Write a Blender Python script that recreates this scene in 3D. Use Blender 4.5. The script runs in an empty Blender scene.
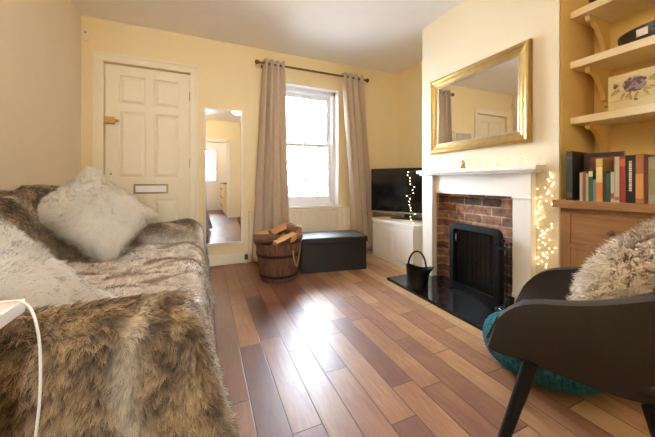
import bpy, bmesh, math, random
import numpy as np
from mathutils import Vector, Matrix

random.seed(7)
R = math.radians
sc = bpy.context.scene
COL = sc.collection
PI = math.pi

# ------------------------------------------------------------------ materials
def nn(nt, t, **kw):
    n = nt.nodes.new(t)
    for k, v in kw.items():
        if k.startswith('i_'):
            key = k[2:]
            n.inputs[int(key) if key.isdigit() else key.replace('_', ' ')].default_value = v
        else:
            setattr(n, k, v)
    return n

def newmat(name):
    m = bpy.data.materials.new(name)
    m.use_nodes = True
    nt = m.node_tree
    b = nt.nodes['Principled BSDF']
    return m, nt, b

def c4(c):
    return (c[0], c[1], c[2], 1.0)

def coords(nt, world=False):
    if world:
        return nt.nodes.new('ShaderNodeNewGeometry').outputs['Position']
    return nt.nodes.new('ShaderNodeTexCoord').outputs['Object']

def plain(name, col, rough=.6, metal=0., var=.06, vscale=6., bump=0., bscale=60., world=False, **extra):
    m, nt, b = newmat(name)
    co = coords(nt, world)
    no = nn(nt, 'ShaderNodeTexNoise', i_Scale=vscale, i_Detail=4.)
    nt.links.new(co, no.inputs['Vector'])
    mx = nn(nt, 'ShaderNodeMix', data_type='RGBA')
    mx.inputs[6].default_value = c4([min(1, x * (1 - var)) for x in col])
    mx.inputs[7].default_value = c4([min(1, x * (1 + var)) for x in col])
    nt.links.new(no.outputs['Fac'], mx.inputs[0])
    nt.links.new(mx.outputs[2], b.inputs['Base Color'])
    b.inputs['Roughness'].default_value = rough
    b.inputs['Metallic'].default_value = metal
    for k, v in extra.items():
        b.inputs[k.replace('_', ' ')].default_value = v
    if bump:
        n2 = nn(nt, 'ShaderNodeTexNoise', i_Scale=bscale, i_Detail=3.)
        nt.links.new(co, n2.inputs['Vector'])
        bp = nn(nt, 'ShaderNodeBump', i_Strength=bump, i_Distance=.01)
        nt.links.new(n2.outputs['Fac'], bp.inputs['Height'])
        nt.links.new(bp.outputs[0], b.inputs['Normal'])
    return m

def wood(name, c1, c2, rough=.45, stretch=(1, 1, 8), scale=14., bump=.08):
    m, nt, b = newmat(name)
    co = coords(nt)
    mp = nn(nt, 'ShaderNodeMapping')
    mp.inputs['Scale'].default_value = [scale / s for s in stretch]
    nt.links.new(co, mp.inputs[0])
    no = nn(nt, 'ShaderNodeTexNoise', i_Scale=1.5, i_Detail=6., i_Distortion=1.2)
    nt.links.new(mp.outputs[0], no.inputs['Vector'])
    cr = nn(nt, 'ShaderNodeValToRGB')
    cr.color_ramp.elements[0].position = .3
    cr.color_ramp.elements[1].position = .72
    cr.color_ramp.elements[0].color = c4(c1)
    cr.color_ramp.elements[1].color = c4(c2)
    nt.links.new(no.outputs['Fac'], cr.inputs[0])
    nt.links.new(cr.outputs[0], b.inputs['Base Color'])
    b.inputs['Roughness'].default_value = rough
    bp = nn(nt, 'ShaderNodeBump', i_Strength=bump, i_Distance=.004)
    nt.links.new(no.outputs['Fac'], bp.inputs['Height'])
    nt.links.new(bp.outputs[0], b.inputs['Normal'])
    return m

def math_(nt, op, a, b=None, c=None):
    n = nt.nodes.new('ShaderNodeMath')
    n.operation = op
    for i, v in enumerate((a, b, c)):
        if v is None:
            continue
        if isinstance(v, (int, float)):
            n.inputs[i].default_value = v
        else:
            nt.links.new(v, n.inputs[i])
    return n.outputs[0]

def floor_material():
    m, nt, b = newmat('oak_plank_floor')
    L = nt.links
    pos = coords(nt, True)
    sp = nn(nt, 'ShaderNodeSeparateXYZ')
    L.new(pos, sp.inputs[0])
    W, LN = .118, .66
    xr = math_(nt, 'DIVIDE', math_(nt, 'ADD', sp.outputs[0], 5.02), W)
    row = math_(nt, 'FLOOR', xr)
    fx = math_(nt, 'FRACT', xr)
    wn = nn(nt, 'ShaderNodeTexWhiteNoise', noise_dimensions='1D')
    L.new(row, wn.inputs['W'])
    yy = math_(nt, 'ADD', math_(nt, 'DIVIDE', math_(nt, 'ADD', sp.outputs[1], 5.), LN), math_(nt, 'MULTIPLY', wn.outputs['Value'], 7.3))
    pid = math_(nt, 'FLOOR', yy)
    # joints wander a little along each row so that the boards differ in length
    wj = nn(nt, 'ShaderNodeTexWhiteNoise', noise_dimensions='2D')
    fy = math_(nt, 'FRACT', yy)
    cb = nn(nt, 'ShaderNodeCombineXYZ')
    L.new(row, cb.inputs[0]); L.new(pid, cb.inputs[1])
    L.new(cb.outputs[0], wj.inputs['Vector'])
    dx = math_(nt, 'MULTIPLY', math_(nt, 'MINIMUM', fx, math_(nt, 'SUBTRACT', 1., fx)), W)
    dy = math_(nt, 'MULTIPLY', math_(nt, 'MINIMUM', fy, math_(nt, 'SUBTRACT', 1., fy)), LN)
    d = math_(nt, 'MINIMUM', dx, dy)
    joint = nn(nt, 'ShaderNodeMapRange', interpolation_type='SMOOTHSTEP')
    joint.inputs['From Min'].default_value = .0009
    joint.inputs['From Max'].default_value = .0034
    L.new(d, joint.inputs['Value'])
    # board tone, warmer and paler towards the hearth side
    tone = nn(nt, 'ShaderNodeValToRGB')
    e = tone.color_ramp.elements
    e[0].position = 0.; e[0].color = (.095, .042, .033, 1)
    e[1].position = 1.; e[1].color = (.54, .35, .18, 1)
    k = e.new(.35); k.color = (.185, .080, .050, 1)
    k = e.new(.62); k.color = (.30, .15, .078, 1)
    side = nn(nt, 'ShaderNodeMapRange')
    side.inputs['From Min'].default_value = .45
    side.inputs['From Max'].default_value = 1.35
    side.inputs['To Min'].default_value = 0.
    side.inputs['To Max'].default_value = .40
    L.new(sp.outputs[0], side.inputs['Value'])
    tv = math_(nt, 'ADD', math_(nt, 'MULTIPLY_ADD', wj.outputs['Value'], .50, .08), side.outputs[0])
    # grain
    off = nn(nt, 'ShaderNodeCombineXYZ')
    L.new(math_(nt, 'MULTIPLY', wj.outputs['Value'], 31.), off.inputs[2])
    ad = nn(nt, 'ShaderNodeVectorMath', operation='ADD')
    L.new(pos, ad.inputs[0]); L.new(off.outputs[0], ad.inputs[1])
    mp = nn(nt, 'ShaderNodeMapping')
    mp.inputs['Scale'].default_value = (22., 2.6, 1.)
    L.new(ad.outputs[0], mp.inputs[0])
    gr = nn(nt, 'ShaderNodeTexNoise', i_Scale=1.6, i_Detail=7., i_Distortion=1.6, i_Roughness=.6)
    L.new(mp.outputs[0], gr.inputs['Vector'])
    bl = nn(nt, 'ShaderNodeTexNoise', i_Scale=4.5, i_Detail=4.)
    L.new(ad.outputs[0], bl.inputs['Vector'])
    tv2 = math_(nt, 'ADD', tv, math_(nt, 'MULTIPLY', math_(nt, 'SUBTRACT', gr.outputs['Fac'], .5), .5))
    tv3 = math_(nt, 'ADD', tv2, math_(nt, 'MULTIPLY', math_(nt, 'SUBTRACT', bl.outputs['Fac'], .5), .45))
    L.new(tv3, tone.inputs[0])
    # knots
    vo = nn(nt, 'ShaderNodeTexVoronoi', i_Scale=3.1)
    L.new(ad.outputs[0], vo.inputs['Vector'])
    kn = nn(nt, 'ShaderNodeMapRange', interpolation_type='SMOOTHSTEP')
    kn.inputs['From Min'].default_value = .005
    kn.inputs['From Max'].default_value = .05
    kn.inputs['To Min'].default_value = .35
    L.new(vo.outputs['Distance'], kn.inputs['Value'])
    mk = nn(nt, 'ShaderNodeMix', data_type='RGBA', blend_type='MULTIPLY')
    mk.inputs[0].default_value = 1.
    L.new(tone.outputs[0], mk.inputs[6]); L.new(kn.outputs[0], mk.inputs[7])
    mj = nn(nt, 'ShaderNodeMix', data_type='RGBA')
    mj.inputs[6].default_value = (.045, .022, .014, 1)
    L.new(joint.outputs[0], mj.inputs[0]); L.new(mk.outputs[2], mj.inputs[7])
    L.new(mj.outputs[2], b.inputs['Base Color'])
    rg = nn(nt, 'ShaderNodeMapRange')
    rg.inputs['To Min'].default_value = .30
    rg.inputs['To Max'].default_value = .46
    L.new(bl.outputs['Fac'], rg.inputs['Value'])
    L.new(rg.outputs[0], b.inputs['Roughness'])
    b.inputs['Specular IOR Level'].default_value = .55
    hh = math_(nt, 'ADD', joint.outputs[0], math_(nt, 'MULTIPLY', gr.outputs['Fac'], .12))
    hh = math_(nt, 'ADD', hh, math_(nt, 'MULTIPLY', wj.outputs['Value'], .25))
    bp = nn(nt, 'ShaderNodeBump', i_Strength=.35, i_Distance=.0025)
    L.new(hh, bp.inputs['Height'])
    L.new(bp.outputs[0], b.inputs['Normal'])
    return m

def brick_material():
    m, nt, b = newmat('old_red_brick')
    L = nt.links
    sp = nn(nt, 'ShaderNodeSeparateXYZ')
    L.new(coords(nt, True), sp.inputs[0])
    cb = nn(nt, 'ShaderNodeCombineXYZ')
    L.new(sp.outputs[1], cb.inputs[0]); L.new(sp.outputs[2], cb.inputs[1])
    br = nn(nt, 'ShaderNodeTexBrick', i_Scale=1.)
    br.inputs['Brick Width'].default_value = .17
    br.inputs['Row Height'].default_value = .072
    br.inputs['Mortar Size'].default_value = .006
    br.inputs['Mortar Smooth'].default_value = .3
    br.inputs['Color1'].default_value = (.085, .040, .028, 1)
    br.inputs['Color2'].default_value = (.44, .225, .135, 1)
    br.inputs['Mortar'].default_value = (.52, .40, .28, 1)
    L.new(cb.outputs[0], br.inputs['Vector'])
    no = nn(nt, 'ShaderNodeTexNoise', i_Scale=18., i_Detail=6.)
    L.new(cb.outputs[0], no.inputs['Vector'])
    cr = nn(nt, 'ShaderNodeValToRGB')
    cr.color_ramp.elements[0].position = .3; cr.color_ramp.elements[0].color = (.22, .2, .2, 1)
    cr.color_ramp.elements[1].position = .7; cr.color_ramp.elements[1].color = (1.25, 1.2, 1.1, 1)
    L.new(no.outputs['Fac'], cr.inputs[0])
    mx = nn(nt, 'ShaderNodeMix', data_type='RGBA', blend_type='MULTIPLY')
    mx.inputs[0].default_value = .9
    L.new(br.outputs['Color'], mx.inputs[6]); L.new(cr.outputs[0], mx.inputs[7])
    L.new(mx.outputs[2], b.inputs['Base Color'])
    b.inputs['Roughness'].default_value = .9
    hh = math_(nt, 'SUBTRACT', math_(nt, 'MULTIPLY', no.outputs['Fac'], .6), br.outputs['Fac'])
    bp = nn(nt, 'ShaderNodeBump', i_Strength=.8, i_Distance=.008)
    L.new(hh, bp.inputs['Height']); L.new(bp.outputs[0], b.inputs['Normal'])
    return m

def fur_material(name, rough=.7, transl=.25, sheen=.3):
    m, nt, b = newmat(name)
    L = nt.links
    at = nn(nt, 'ShaderNodeAttribute', attribute_name='fur_colour')
    L.new(at.outputs['Color'], b.inputs['Base Color'])
    b.inputs['Roughness'].default_value = rough
    b.inputs['Specular IOR Level'].default_value = .25
    b.inputs['Sheen Weight'].default_value = sheen
    tr = nn(nt, 'ShaderNodeBsdfTranslucent')
    L.new(at.outputs['Color'], tr.inputs['Color'])
    mx = nn(nt, 'ShaderNodeMixShader', i_0=transl)
    L.new(b.outputs[0], mx.inputs[1]); L.new(tr.outputs[0], mx.inputs[2])
    L.new(mx.outputs[0], nt.nodes['Material Output'].inputs['Surface'])
    return m

def glass_material():
    m, nt, b = newmat('window_glass')
    L = nt.links
    tr = nn(nt, 'ShaderNodeBsdfTransparent')
    tr.inputs['Color'].default_value = (.97, .98, .98, 1)
    gl = nn(nt, 'ShaderNodeBsdfGlossy', i_Roughness=.02)
    fr = nn(nt, 'ShaderNodeFresnel', i_IOR=1.45)
    mx = nn(nt, 'ShaderNodeMixShader')
    L.new(fr.outputs[0], mx.inputs[0]); L.new(tr.outputs[0], mx.inputs[1]); L.new(gl.outputs[0], mx.inputs[2])
    L.new(mx.outputs[0], nt.nodes['Material Output'].inputs['Surface'])
    nt.nodes.remove(b)
    return m

def emit(name, col, strength):
    m, nt, b = newmat(name)
    b.inputs['Base Color'].default_value = c4(col)
    b.inputs['Emission Color'].default_value = c4(col)
    b.inputs['Emission Strength'].default_value = strength
    return m

def cloth(name, col, transl=.2, rough=.85, var=.05, weave=300.):
    m, nt, b = newmat(name)
    L = nt.links
    co = coords(nt)
    no = nn(nt, 'ShaderNodeTexNoise', i_Scale=weave, i_Detail=2.)
    L.new(co, no.inputs['Vector'])
    mx = nn(nt, 'ShaderNodeMix', data_type='RGBA')
    mx.inputs[6].default_value = c4([x * (1 - var) for x in col])
    mx.inputs[7].default_value = c4([min(1, x * (1 + var)) for x in col])
    L.new(no.outputs['Fac'], mx.inputs[0])
    L.new(mx.outputs[2], b.inputs['Base Color'])
    b.inputs['Roughness'].default_value = rough
    b.inputs['Specular IOR Level'].default_value = .2
    bp = nn(nt, 'ShaderNodeBump', i_Strength=.25, i_Distance=.002)
    L.new(no.outputs['Fac'], bp.inputs['Height']); L.new(bp.outputs[0], b.inputs['Normal'])
    if transl:
        tr = nn(nt, 'ShaderNodeBsdfTranslucent')
        L.new(mx.outputs[2], tr.inputs['Color'])
        ms = nn(nt, 'ShaderNodeMixShader', i_0=transl)
        L.new(b.outputs[0], ms.inputs[1]); L.new(tr.outputs[0], ms.inputs[2])
        L.new(ms.outputs[0], nt.nodes['Material Output'].inputs['Surface'])
    return m

M = {}
M['wall_pale'] = plain('pale_cream_wall_paint', (.74, .65, .48), .75, var=.02, vscale=2., bump=.05, bscale=140, world=True)
M['wall'] = plain('cream_wall_paint', (.84, .71, .43), .75, var=.02, vscale=2., bump=.05, bscale=140, world=True)
M['alcove'] = plain('warm_light_alcove_paint', (.78, .58, .22), .75, var=.02, vscale=2., bump=.05, bscale=140, world=True)  # wall paint with the alcove's warm light put into its yellow
M['wall_left'] = plain('beige_left_wall', (.79, .69, .56), .8, var=.03, vscale=3., bump=.06, bscale=90, world=True)  # more neutral than the cream walls
M['ceiling'] = plain('white_ceiling_paint', (.92, .91, .92), .85, var=.015, vscale=2., world=True)
M['white'] = plain('white_satin_paint', (.86, .82, .75), .35, var=.02, vscale=4.)
M['door'] = plain('cream_door_paint', (.86, .79, .60), .4, var=.02, vscale=3., world=True)
M['upvc'] = plain('white_window_paint', (.86, .86, .87), .3, var=.01)
M['floor'] = floor_material()
M['brick'] = brick_material()
M['granite'] = plain('polished_black_granite', (.012, .012, .013), .08, var=.4, vscale=90.)
M['black_iron'] = plain('black_iron', (.006, .006, .006), .5, var=.2, vscale=20., bump=.06, Specular_IOR_Level=.25)
M['black_mesh'] = plain('sooty_black_mesh', (.006, .006, .006), .25, var=.3, vscale=200.)
M['chrome'] = plain('polished_steel', (.75, .74, .72), .18, 1., var=.02)
M['brass'] = plain('aged_brass', (.62, .42, .16), .3, 1., var=.1, vscale=30)
M['brass_pale'] = plain('pale_brass', (.42, .29, .13), .28, 1., var=.05, vscale=20)
M['plate_white'] = plain('white_letter_flap', (.92, .91, .87), .3)
M['gold'] = plain('antique_gold_leaf', (.42, .28, .105), .36, 1., var=.25, vscale=25., bump=.08, bscale=80)
M['mirror'] = plain('mirror_silvering', (.90, .91, .90), .01, 1., var=0.)
M['oak'] = wood('oak_wood', (.25, .115, .038), (.38, .19, .068), .42, (1, 8, 1), 18.)
M['oak_v'] = wood('oak_wood_upright', (.25, .115, .038), (.38, .19, .068), .42, (1, 1, 8), 18.)
M['stave'] = wood('basket_stave_wood', (.07, .03, .018), (.22, .095, .05), .6, (1, 1, 7), 22.)
M['hoop'] = plain('dark_iron_hoop', (.03, .025, .024), .5, .6, var=.2)
M['rope'] = plain('jute_rope', (.42, .28, .15), .9, var=.2, vscale=80, bump=.4, bscale=200)
M['bark'] = plain('log_bark', (.16, .085, .045), .9, var=.5, vscale=40, bump=.6, bscale=60)
M['split'] = wood('split_log_wood', (.40, .20, .08), (.62, .38, .18), .75, (8, 1, 1), 26.)
M['split2'] = wood('split_log_wood_red', (.33, .13, .06), (.5, .24, .11), .75, (8, 1, 1), 26.)
M['trunk'] = plain('black_faux_leather', (.015, .014, .014), .42, var=.1, vscale=10, bump=.12, bscale=220)
M['tvscreen'] = plain('black_tv_screen', (.006, .007, .009), .08, var=.0, Specular_IOR_Level=.6)
M['tvbezel'] = plain('black_tv_bezel', (.012, .012, .013), .3)
M['silver'] = plain('silver_trim', (.55, .54, .53), .35, .9, var=.02)
M['iron_brown'] = plain('bronze_pole_metal', (.17, .105, .06), .4, .7, var=.1)
M['curtain'] = cloth('taupe_curtain_cloth', (.66, .54, .42), .18)
M['radiator'] = plain('cream_radiator_enamel', (.84, .76, .62), .35, var=.01)
M['shelf'] = plain('cream_shelf_paint', (.84, .72, .46), .5, var=.02)
M['bulb'] = emit('warm_fairy_bulb', (1., .82, .45), 6.5)
M['wire'] = plain('clear_copper_wire', (.45, .32, .16), .4)
M['glass'] = glass_material()
M['chair'] = cloth('charcoal_velvet', (.042, .034, .029), 0., .75, .12, 220.)
M['legdark'] = plain('dark_stained_leg', (.008, .006, .005), .6, var=.2, vscale=30, Specular_IOR_Level=.2)
M['pouf'] = plain('teal_knit_yarn', (.018, .145, .19), .9, var=.3, vscale=60, bump=.5, bscale=260)
M['sofa'] = cloth('oatmeal_sofa_cloth', (.45, .38, .30), 0.)
M['fur'] = fur_material('striped_faux_fur', .5, .06, .25)
M['whitefur'] = fur_material('white_long_fur', .8, .12, .25)
M['beigefur'] = fur_material('beige_curly_fur', .8, .08, .2)
M['tablewhite'] = plain('white_table_lacquer', (.85, .83, .80), .35, var=.01)
M['cable'] = plain('white_cable_plastic', (.84, .82, .78), .45)
M['sensor'] = plain('white_plastic', (.80, .72, .58), .5)
M['sensor_dark'] = plain('sensor_lens', (.25, .12, .05), .3)
M['tin'] = plain('dark_brown_tin', (.030, .020, .014), .35, var=.2)
M['paper'] = plain('white_paper_label', (.78, .70, .56), .7)
M['boxcream'] = plain('cream_printed_board', (.68, .56, .30), .6, var=.08, vscale=12)
M['petal'] = plain('purple_printed_petal', (.13, .065, .085), .7, var=.5, vscale=60)
M['petal_pale'] = plain('lilac_printed_petal', (.36, .26, .27), .7, var=.3, vscale=60)
M['leafprint'] = plain('yellow_green_printed_leaf', (.42, .32, .08), .7, var=.3, vscale=40)
M['fill_glass_low'] = emit('rear_fill_globe', (1., .88, .70), 24.)  # glow of the unseen lamps added as fill
M['fill_glass'] = emit('warm_fill_globe', (1., .88, .70), 20.)
M['figure'] = plain('gold_green_glass', (.50, .42, .18), .25, .4, var=.2)
M['leaf'] = plain('garden_leaf', (.055, .062, .055), .6, var=.4, vscale=8)
M['lawn'] = plain('pale_bounce_ground', (.50, .48, .44), .9, var=.3, vscale=9, world=True)  # outside ground made pale to bounce daylight onto the ceiling
M['stone'] = plain('garden_render', (.6, .55, .5), .9, world=True)

# ------------------------------------------------------------------ mesh builder
class MB:
    def __init__(s, off=(0, 0, 0)):
        s.bm = bmesh.new(); s.off = Vector(off); s.smooth_ids = False

    def box(s, a, b, bevel=0., seg=2, rot=None, pivot=None, mat=0):
        """box from corner a to corner b"""
        a, b = Vector(a), Vector(b)
        ce = (a + b) / 2
        r = bmesh.ops.create_cube(s.bm, size=1.)
        vs = r['verts']
        for v in vs:
            v.co = Vector((v.co.x * (b.x - a.x), v.co.y * (b.y - a.y), v.co.z * (b.z - a.z))) + ce
        fs = set(f for v in vs for f in v.link_faces)
        if bevel:
            es = set(e for v in vs for e in v.link_edges)
            rb = bmesh.ops.bevel(s.bm, geom=list(es), offset=bevel, segments=seg, affect='EDGES', profile=.5)
            vs = list(set(vs_ for f in rb['faces'] for vs_ in f.verts) | set(v for v in vs if v.is_valid))
            fs = set(f for v in vs for f in v.link_faces)
        if rot is not None:
            mt = rot if isinstance(rot, Matrix) else Matrix.Rotation(rot, 3, 'Z')
            pv = Vector(pivot) if pivot is not None else ce
            for v in vs:
                v.co = mt @ (v.co - pv) + pv
        for f in fs:
            f.material_index = mat
        return s

    def prism(s, pts, axis, lo, hi, mat=0):
        """polygon pts (2D) swept along axis 0/1/2 from lo to hi"""
        def mk(p, t):
            if axis == 0: return Vector((t, p[0], p[1]))
            if axis == 1: return Vector((p[0], t, p[1]))
            return Vector((p[0], p[1], t))
        A = [s.bm.verts.new(mk(p, lo)) for p in pts]
        B = [s.bm.verts.new(mk(p, hi)) for p in pts]
        n = len(pts)
        fs = [s.bm.faces.new(A), s.bm.faces.new(B[::-1])]
        for i in range(n):
            fs.append(s.bm.faces.new((A[i], B[i], B[(i + 1) % n], A[(i + 1) % n])))
        for f in fs: f.material_index = mat
        return s

    def tube(s, pts, rad, seg=10, cap=True, closed=False):
        pts = [Vector(p) for p in pts]
        n = len(pts)
        rr = rad if hasattr(rad, '__len__') else [rad] * n
        rings = []
        up = None
        for i, p in enumerate(pts):
            if closed:
                t = pts[(i + 1) % n] - pts[i - 1]
            else:
                t = pts[min(i + 1, n - 1)] - pts[max(i - 1, 0)]
            t.normalize()
            if up is None:
                up = Vector((0, 0, 1)) if abs(t.z) < .9 else Vector((1, 0, 0))
            x = up.cross(t)
            if x.length < 1e-4:
                x = Vector((0, 1, 0)).cross(t)
            x.normalize(); y = t.cross(x).normalized(); up = y
            rings.append([s.bm.verts.new(p + (x * math.cos(2 * PI * k / seg) + y * math.sin(2 * PI * k / seg)) * rr[i]) for k in range(seg)])
        m = n if closed else n - 1
        for i in range(m):
            a, b = rings[i], rings[(i + 1) % n]
            for k in range(seg):
                s.bm.faces.new((a[k], a[(k + 1) % seg], b[(k + 1) % seg], b[k]))
        if cap and not closed:
            s.bm.faces.new(rings[0][::-1]); s.bm.faces.new(rings[-1])
        return s

    def lathe(s, prof, c=(0, 0, 0), seg=28, sx=1., sy=1., mat=0):
        """prof: list of (radius, z)"""
        c = Vector(c)
        rings = []
        for r, z in prof:
            if r < 1e-6:
                rings.append([s.bm.verts.new(c + Vector((0, 0, z)))])
            else:
                rings.append([s.bm.verts.new(c + Vector((r * sx * math.cos(2 * PI * k / seg), r * sy * math.sin(2 * PI * k / seg), z))) for k in range(seg)])
        for a, b in zip(rings, rings[1:]):
            for k in range(seg):
                k2 = (k + 1) % seg
                if len(a) == 1 and len(b) == 1: continue
                if len(a) == 1: f = s.bm.faces.new((a[0], b[k2], b[k]))
                elif len(b) == 1: f = s.bm.faces.new((a[k], a[k2], b[0]))
                else: f = s.bm.faces.new((a[k], a[k2], b[k2], b[k]))
                f.material_index = mat
        return s

    def ball(s, c, r, u=10, v=7, sz=1.):
        prof = [(r * math.sin(PI * i / v), -r * sz * math.cos(PI * i / v)) for i in range(v + 1)]
        prof[0] = (0, prof[0][1]); prof[-1] = (0, prof[-1][1])
        return s.lathe(prof, c, u)

    def grid(s, P, closed_u=False, flip=False):
        """P: array (nu, nv, 3)"""
        nu, nv = len(P), len(P[0])
        V = [[s.bm.verts.new(Vector(P[i][j])) for j in range(nv)] for i in range(nu)]
        for i in range(nu if closed_u else nu - 1):
            i2 = (i + 1) % nu
            for j in range(nv - 1):
                q = (V[i][j], V[i2][j], V[i2][j + 1], V[i][j + 1])
                s.bm.faces.new(q[::-1] if flip else q)
        return s

    def xf(s, mt):
        bmesh.ops.transform(s.bm, matrix=mt, verts=s.bm.verts)
        return s

    def build(s, name, mat, parent=None, smooth=False, auto=35):
        bmesh.ops.recalc_face_normals(s.bm, faces=s.bm.faces[:])
        off = s.off
        if parent is None and off.length == 0 and len(s.bm.verts):
            xs = [v.co for v in s.bm.verts]
            off = Vector(((min(v.x for v in xs) + max(v.x for v in xs)) / 2,
                          (min(v.y for v in xs) + max(v.y for v in xs)) / 2, min(v.z for v in xs)))
        for v in s.bm.verts: v.co -= off
        me = bpy.data.meshes.new(name)
        s.bm.to_mesh(me); s.bm.free()
        for m in (mat if isinstance(mat, (list, tuple)) else [mat]):
            me.materials.append(m)
        o = bpy.data.objects.new(name, me)
        COL.objects.link(o)
        if parent is None: o.location = off
        else: o.parent = parent
        if smooth:
            me.polygons.foreach_set('use_smooth', [True] * len(me.polygons))
            try: me.set_sharp_from_angle(angle=R(auto))
            except Exception: pass
        return o

def tag(o, label, cat, group=None):
    o['label'] = label; o['category'] = cat
    if group: o['group'] = group
    return o

def thing(name, loc, label, cat, group=None, rz=0.):
    o = bpy.data.objects.new(name, None)
    o.empty_display_size = .05
    COL.objects.link(o)
    o.location = loc; o.rotation_euler = (0, 0, rz)
    return tag(o, label, cat, group)

def struct(o):
    o['kind'] = 'structure'
    return o

# ------------------------------------------------------------------ numpy noise and fur
RNG = np.random.default_rng(11)

def hash3(i, j, k, seed=0):
    n = (i.astype(np.int64) * 374761393 + j.astype(np.int64) * 668265263 + k.astype(np.int64) * 2147483647 + seed * 1274126177) & 0xffffffff
    n = ((n ^ (n >> 13)) * 1274126177) & 0xffffffff
    n = ((n ^ (n >> 16)) * 2246822519) & 0xffffffff
    return ((n ^ (n >> 15)) & 0xffffff) / float(0xffffff)

def vnoise(p, scale=1., seed=0):
    p = np.asarray(p, float) * scale
    f = np.floor(p); t = p - f; t = t * t * (3 - 2 * t)
    i = f.astype(np.int64)
    out = 0.
    for a in (0, 1):
        for b in (0, 1):
            for c in (0, 1):
                w = (t[..., 0] if a else 1 - t[..., 0]) * (t[..., 1] if b else 1 - t[..., 1]) * (t[..., 2] if c else 1 - t[..., 2])
                out = out + w * hash3(i[..., 0] + a, i[..., 1] + b, i[..., 2] + c, seed)
    return out

def sstep(a, b, x):
    t = np.clip((x - a) / (b - a), 0, 1)
    return t * t * (3 - 2 * t)

def unit(v):
    return v / np.maximum(np.linalg.norm(v, axis=-1, keepdims=True), 1e-9)

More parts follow.
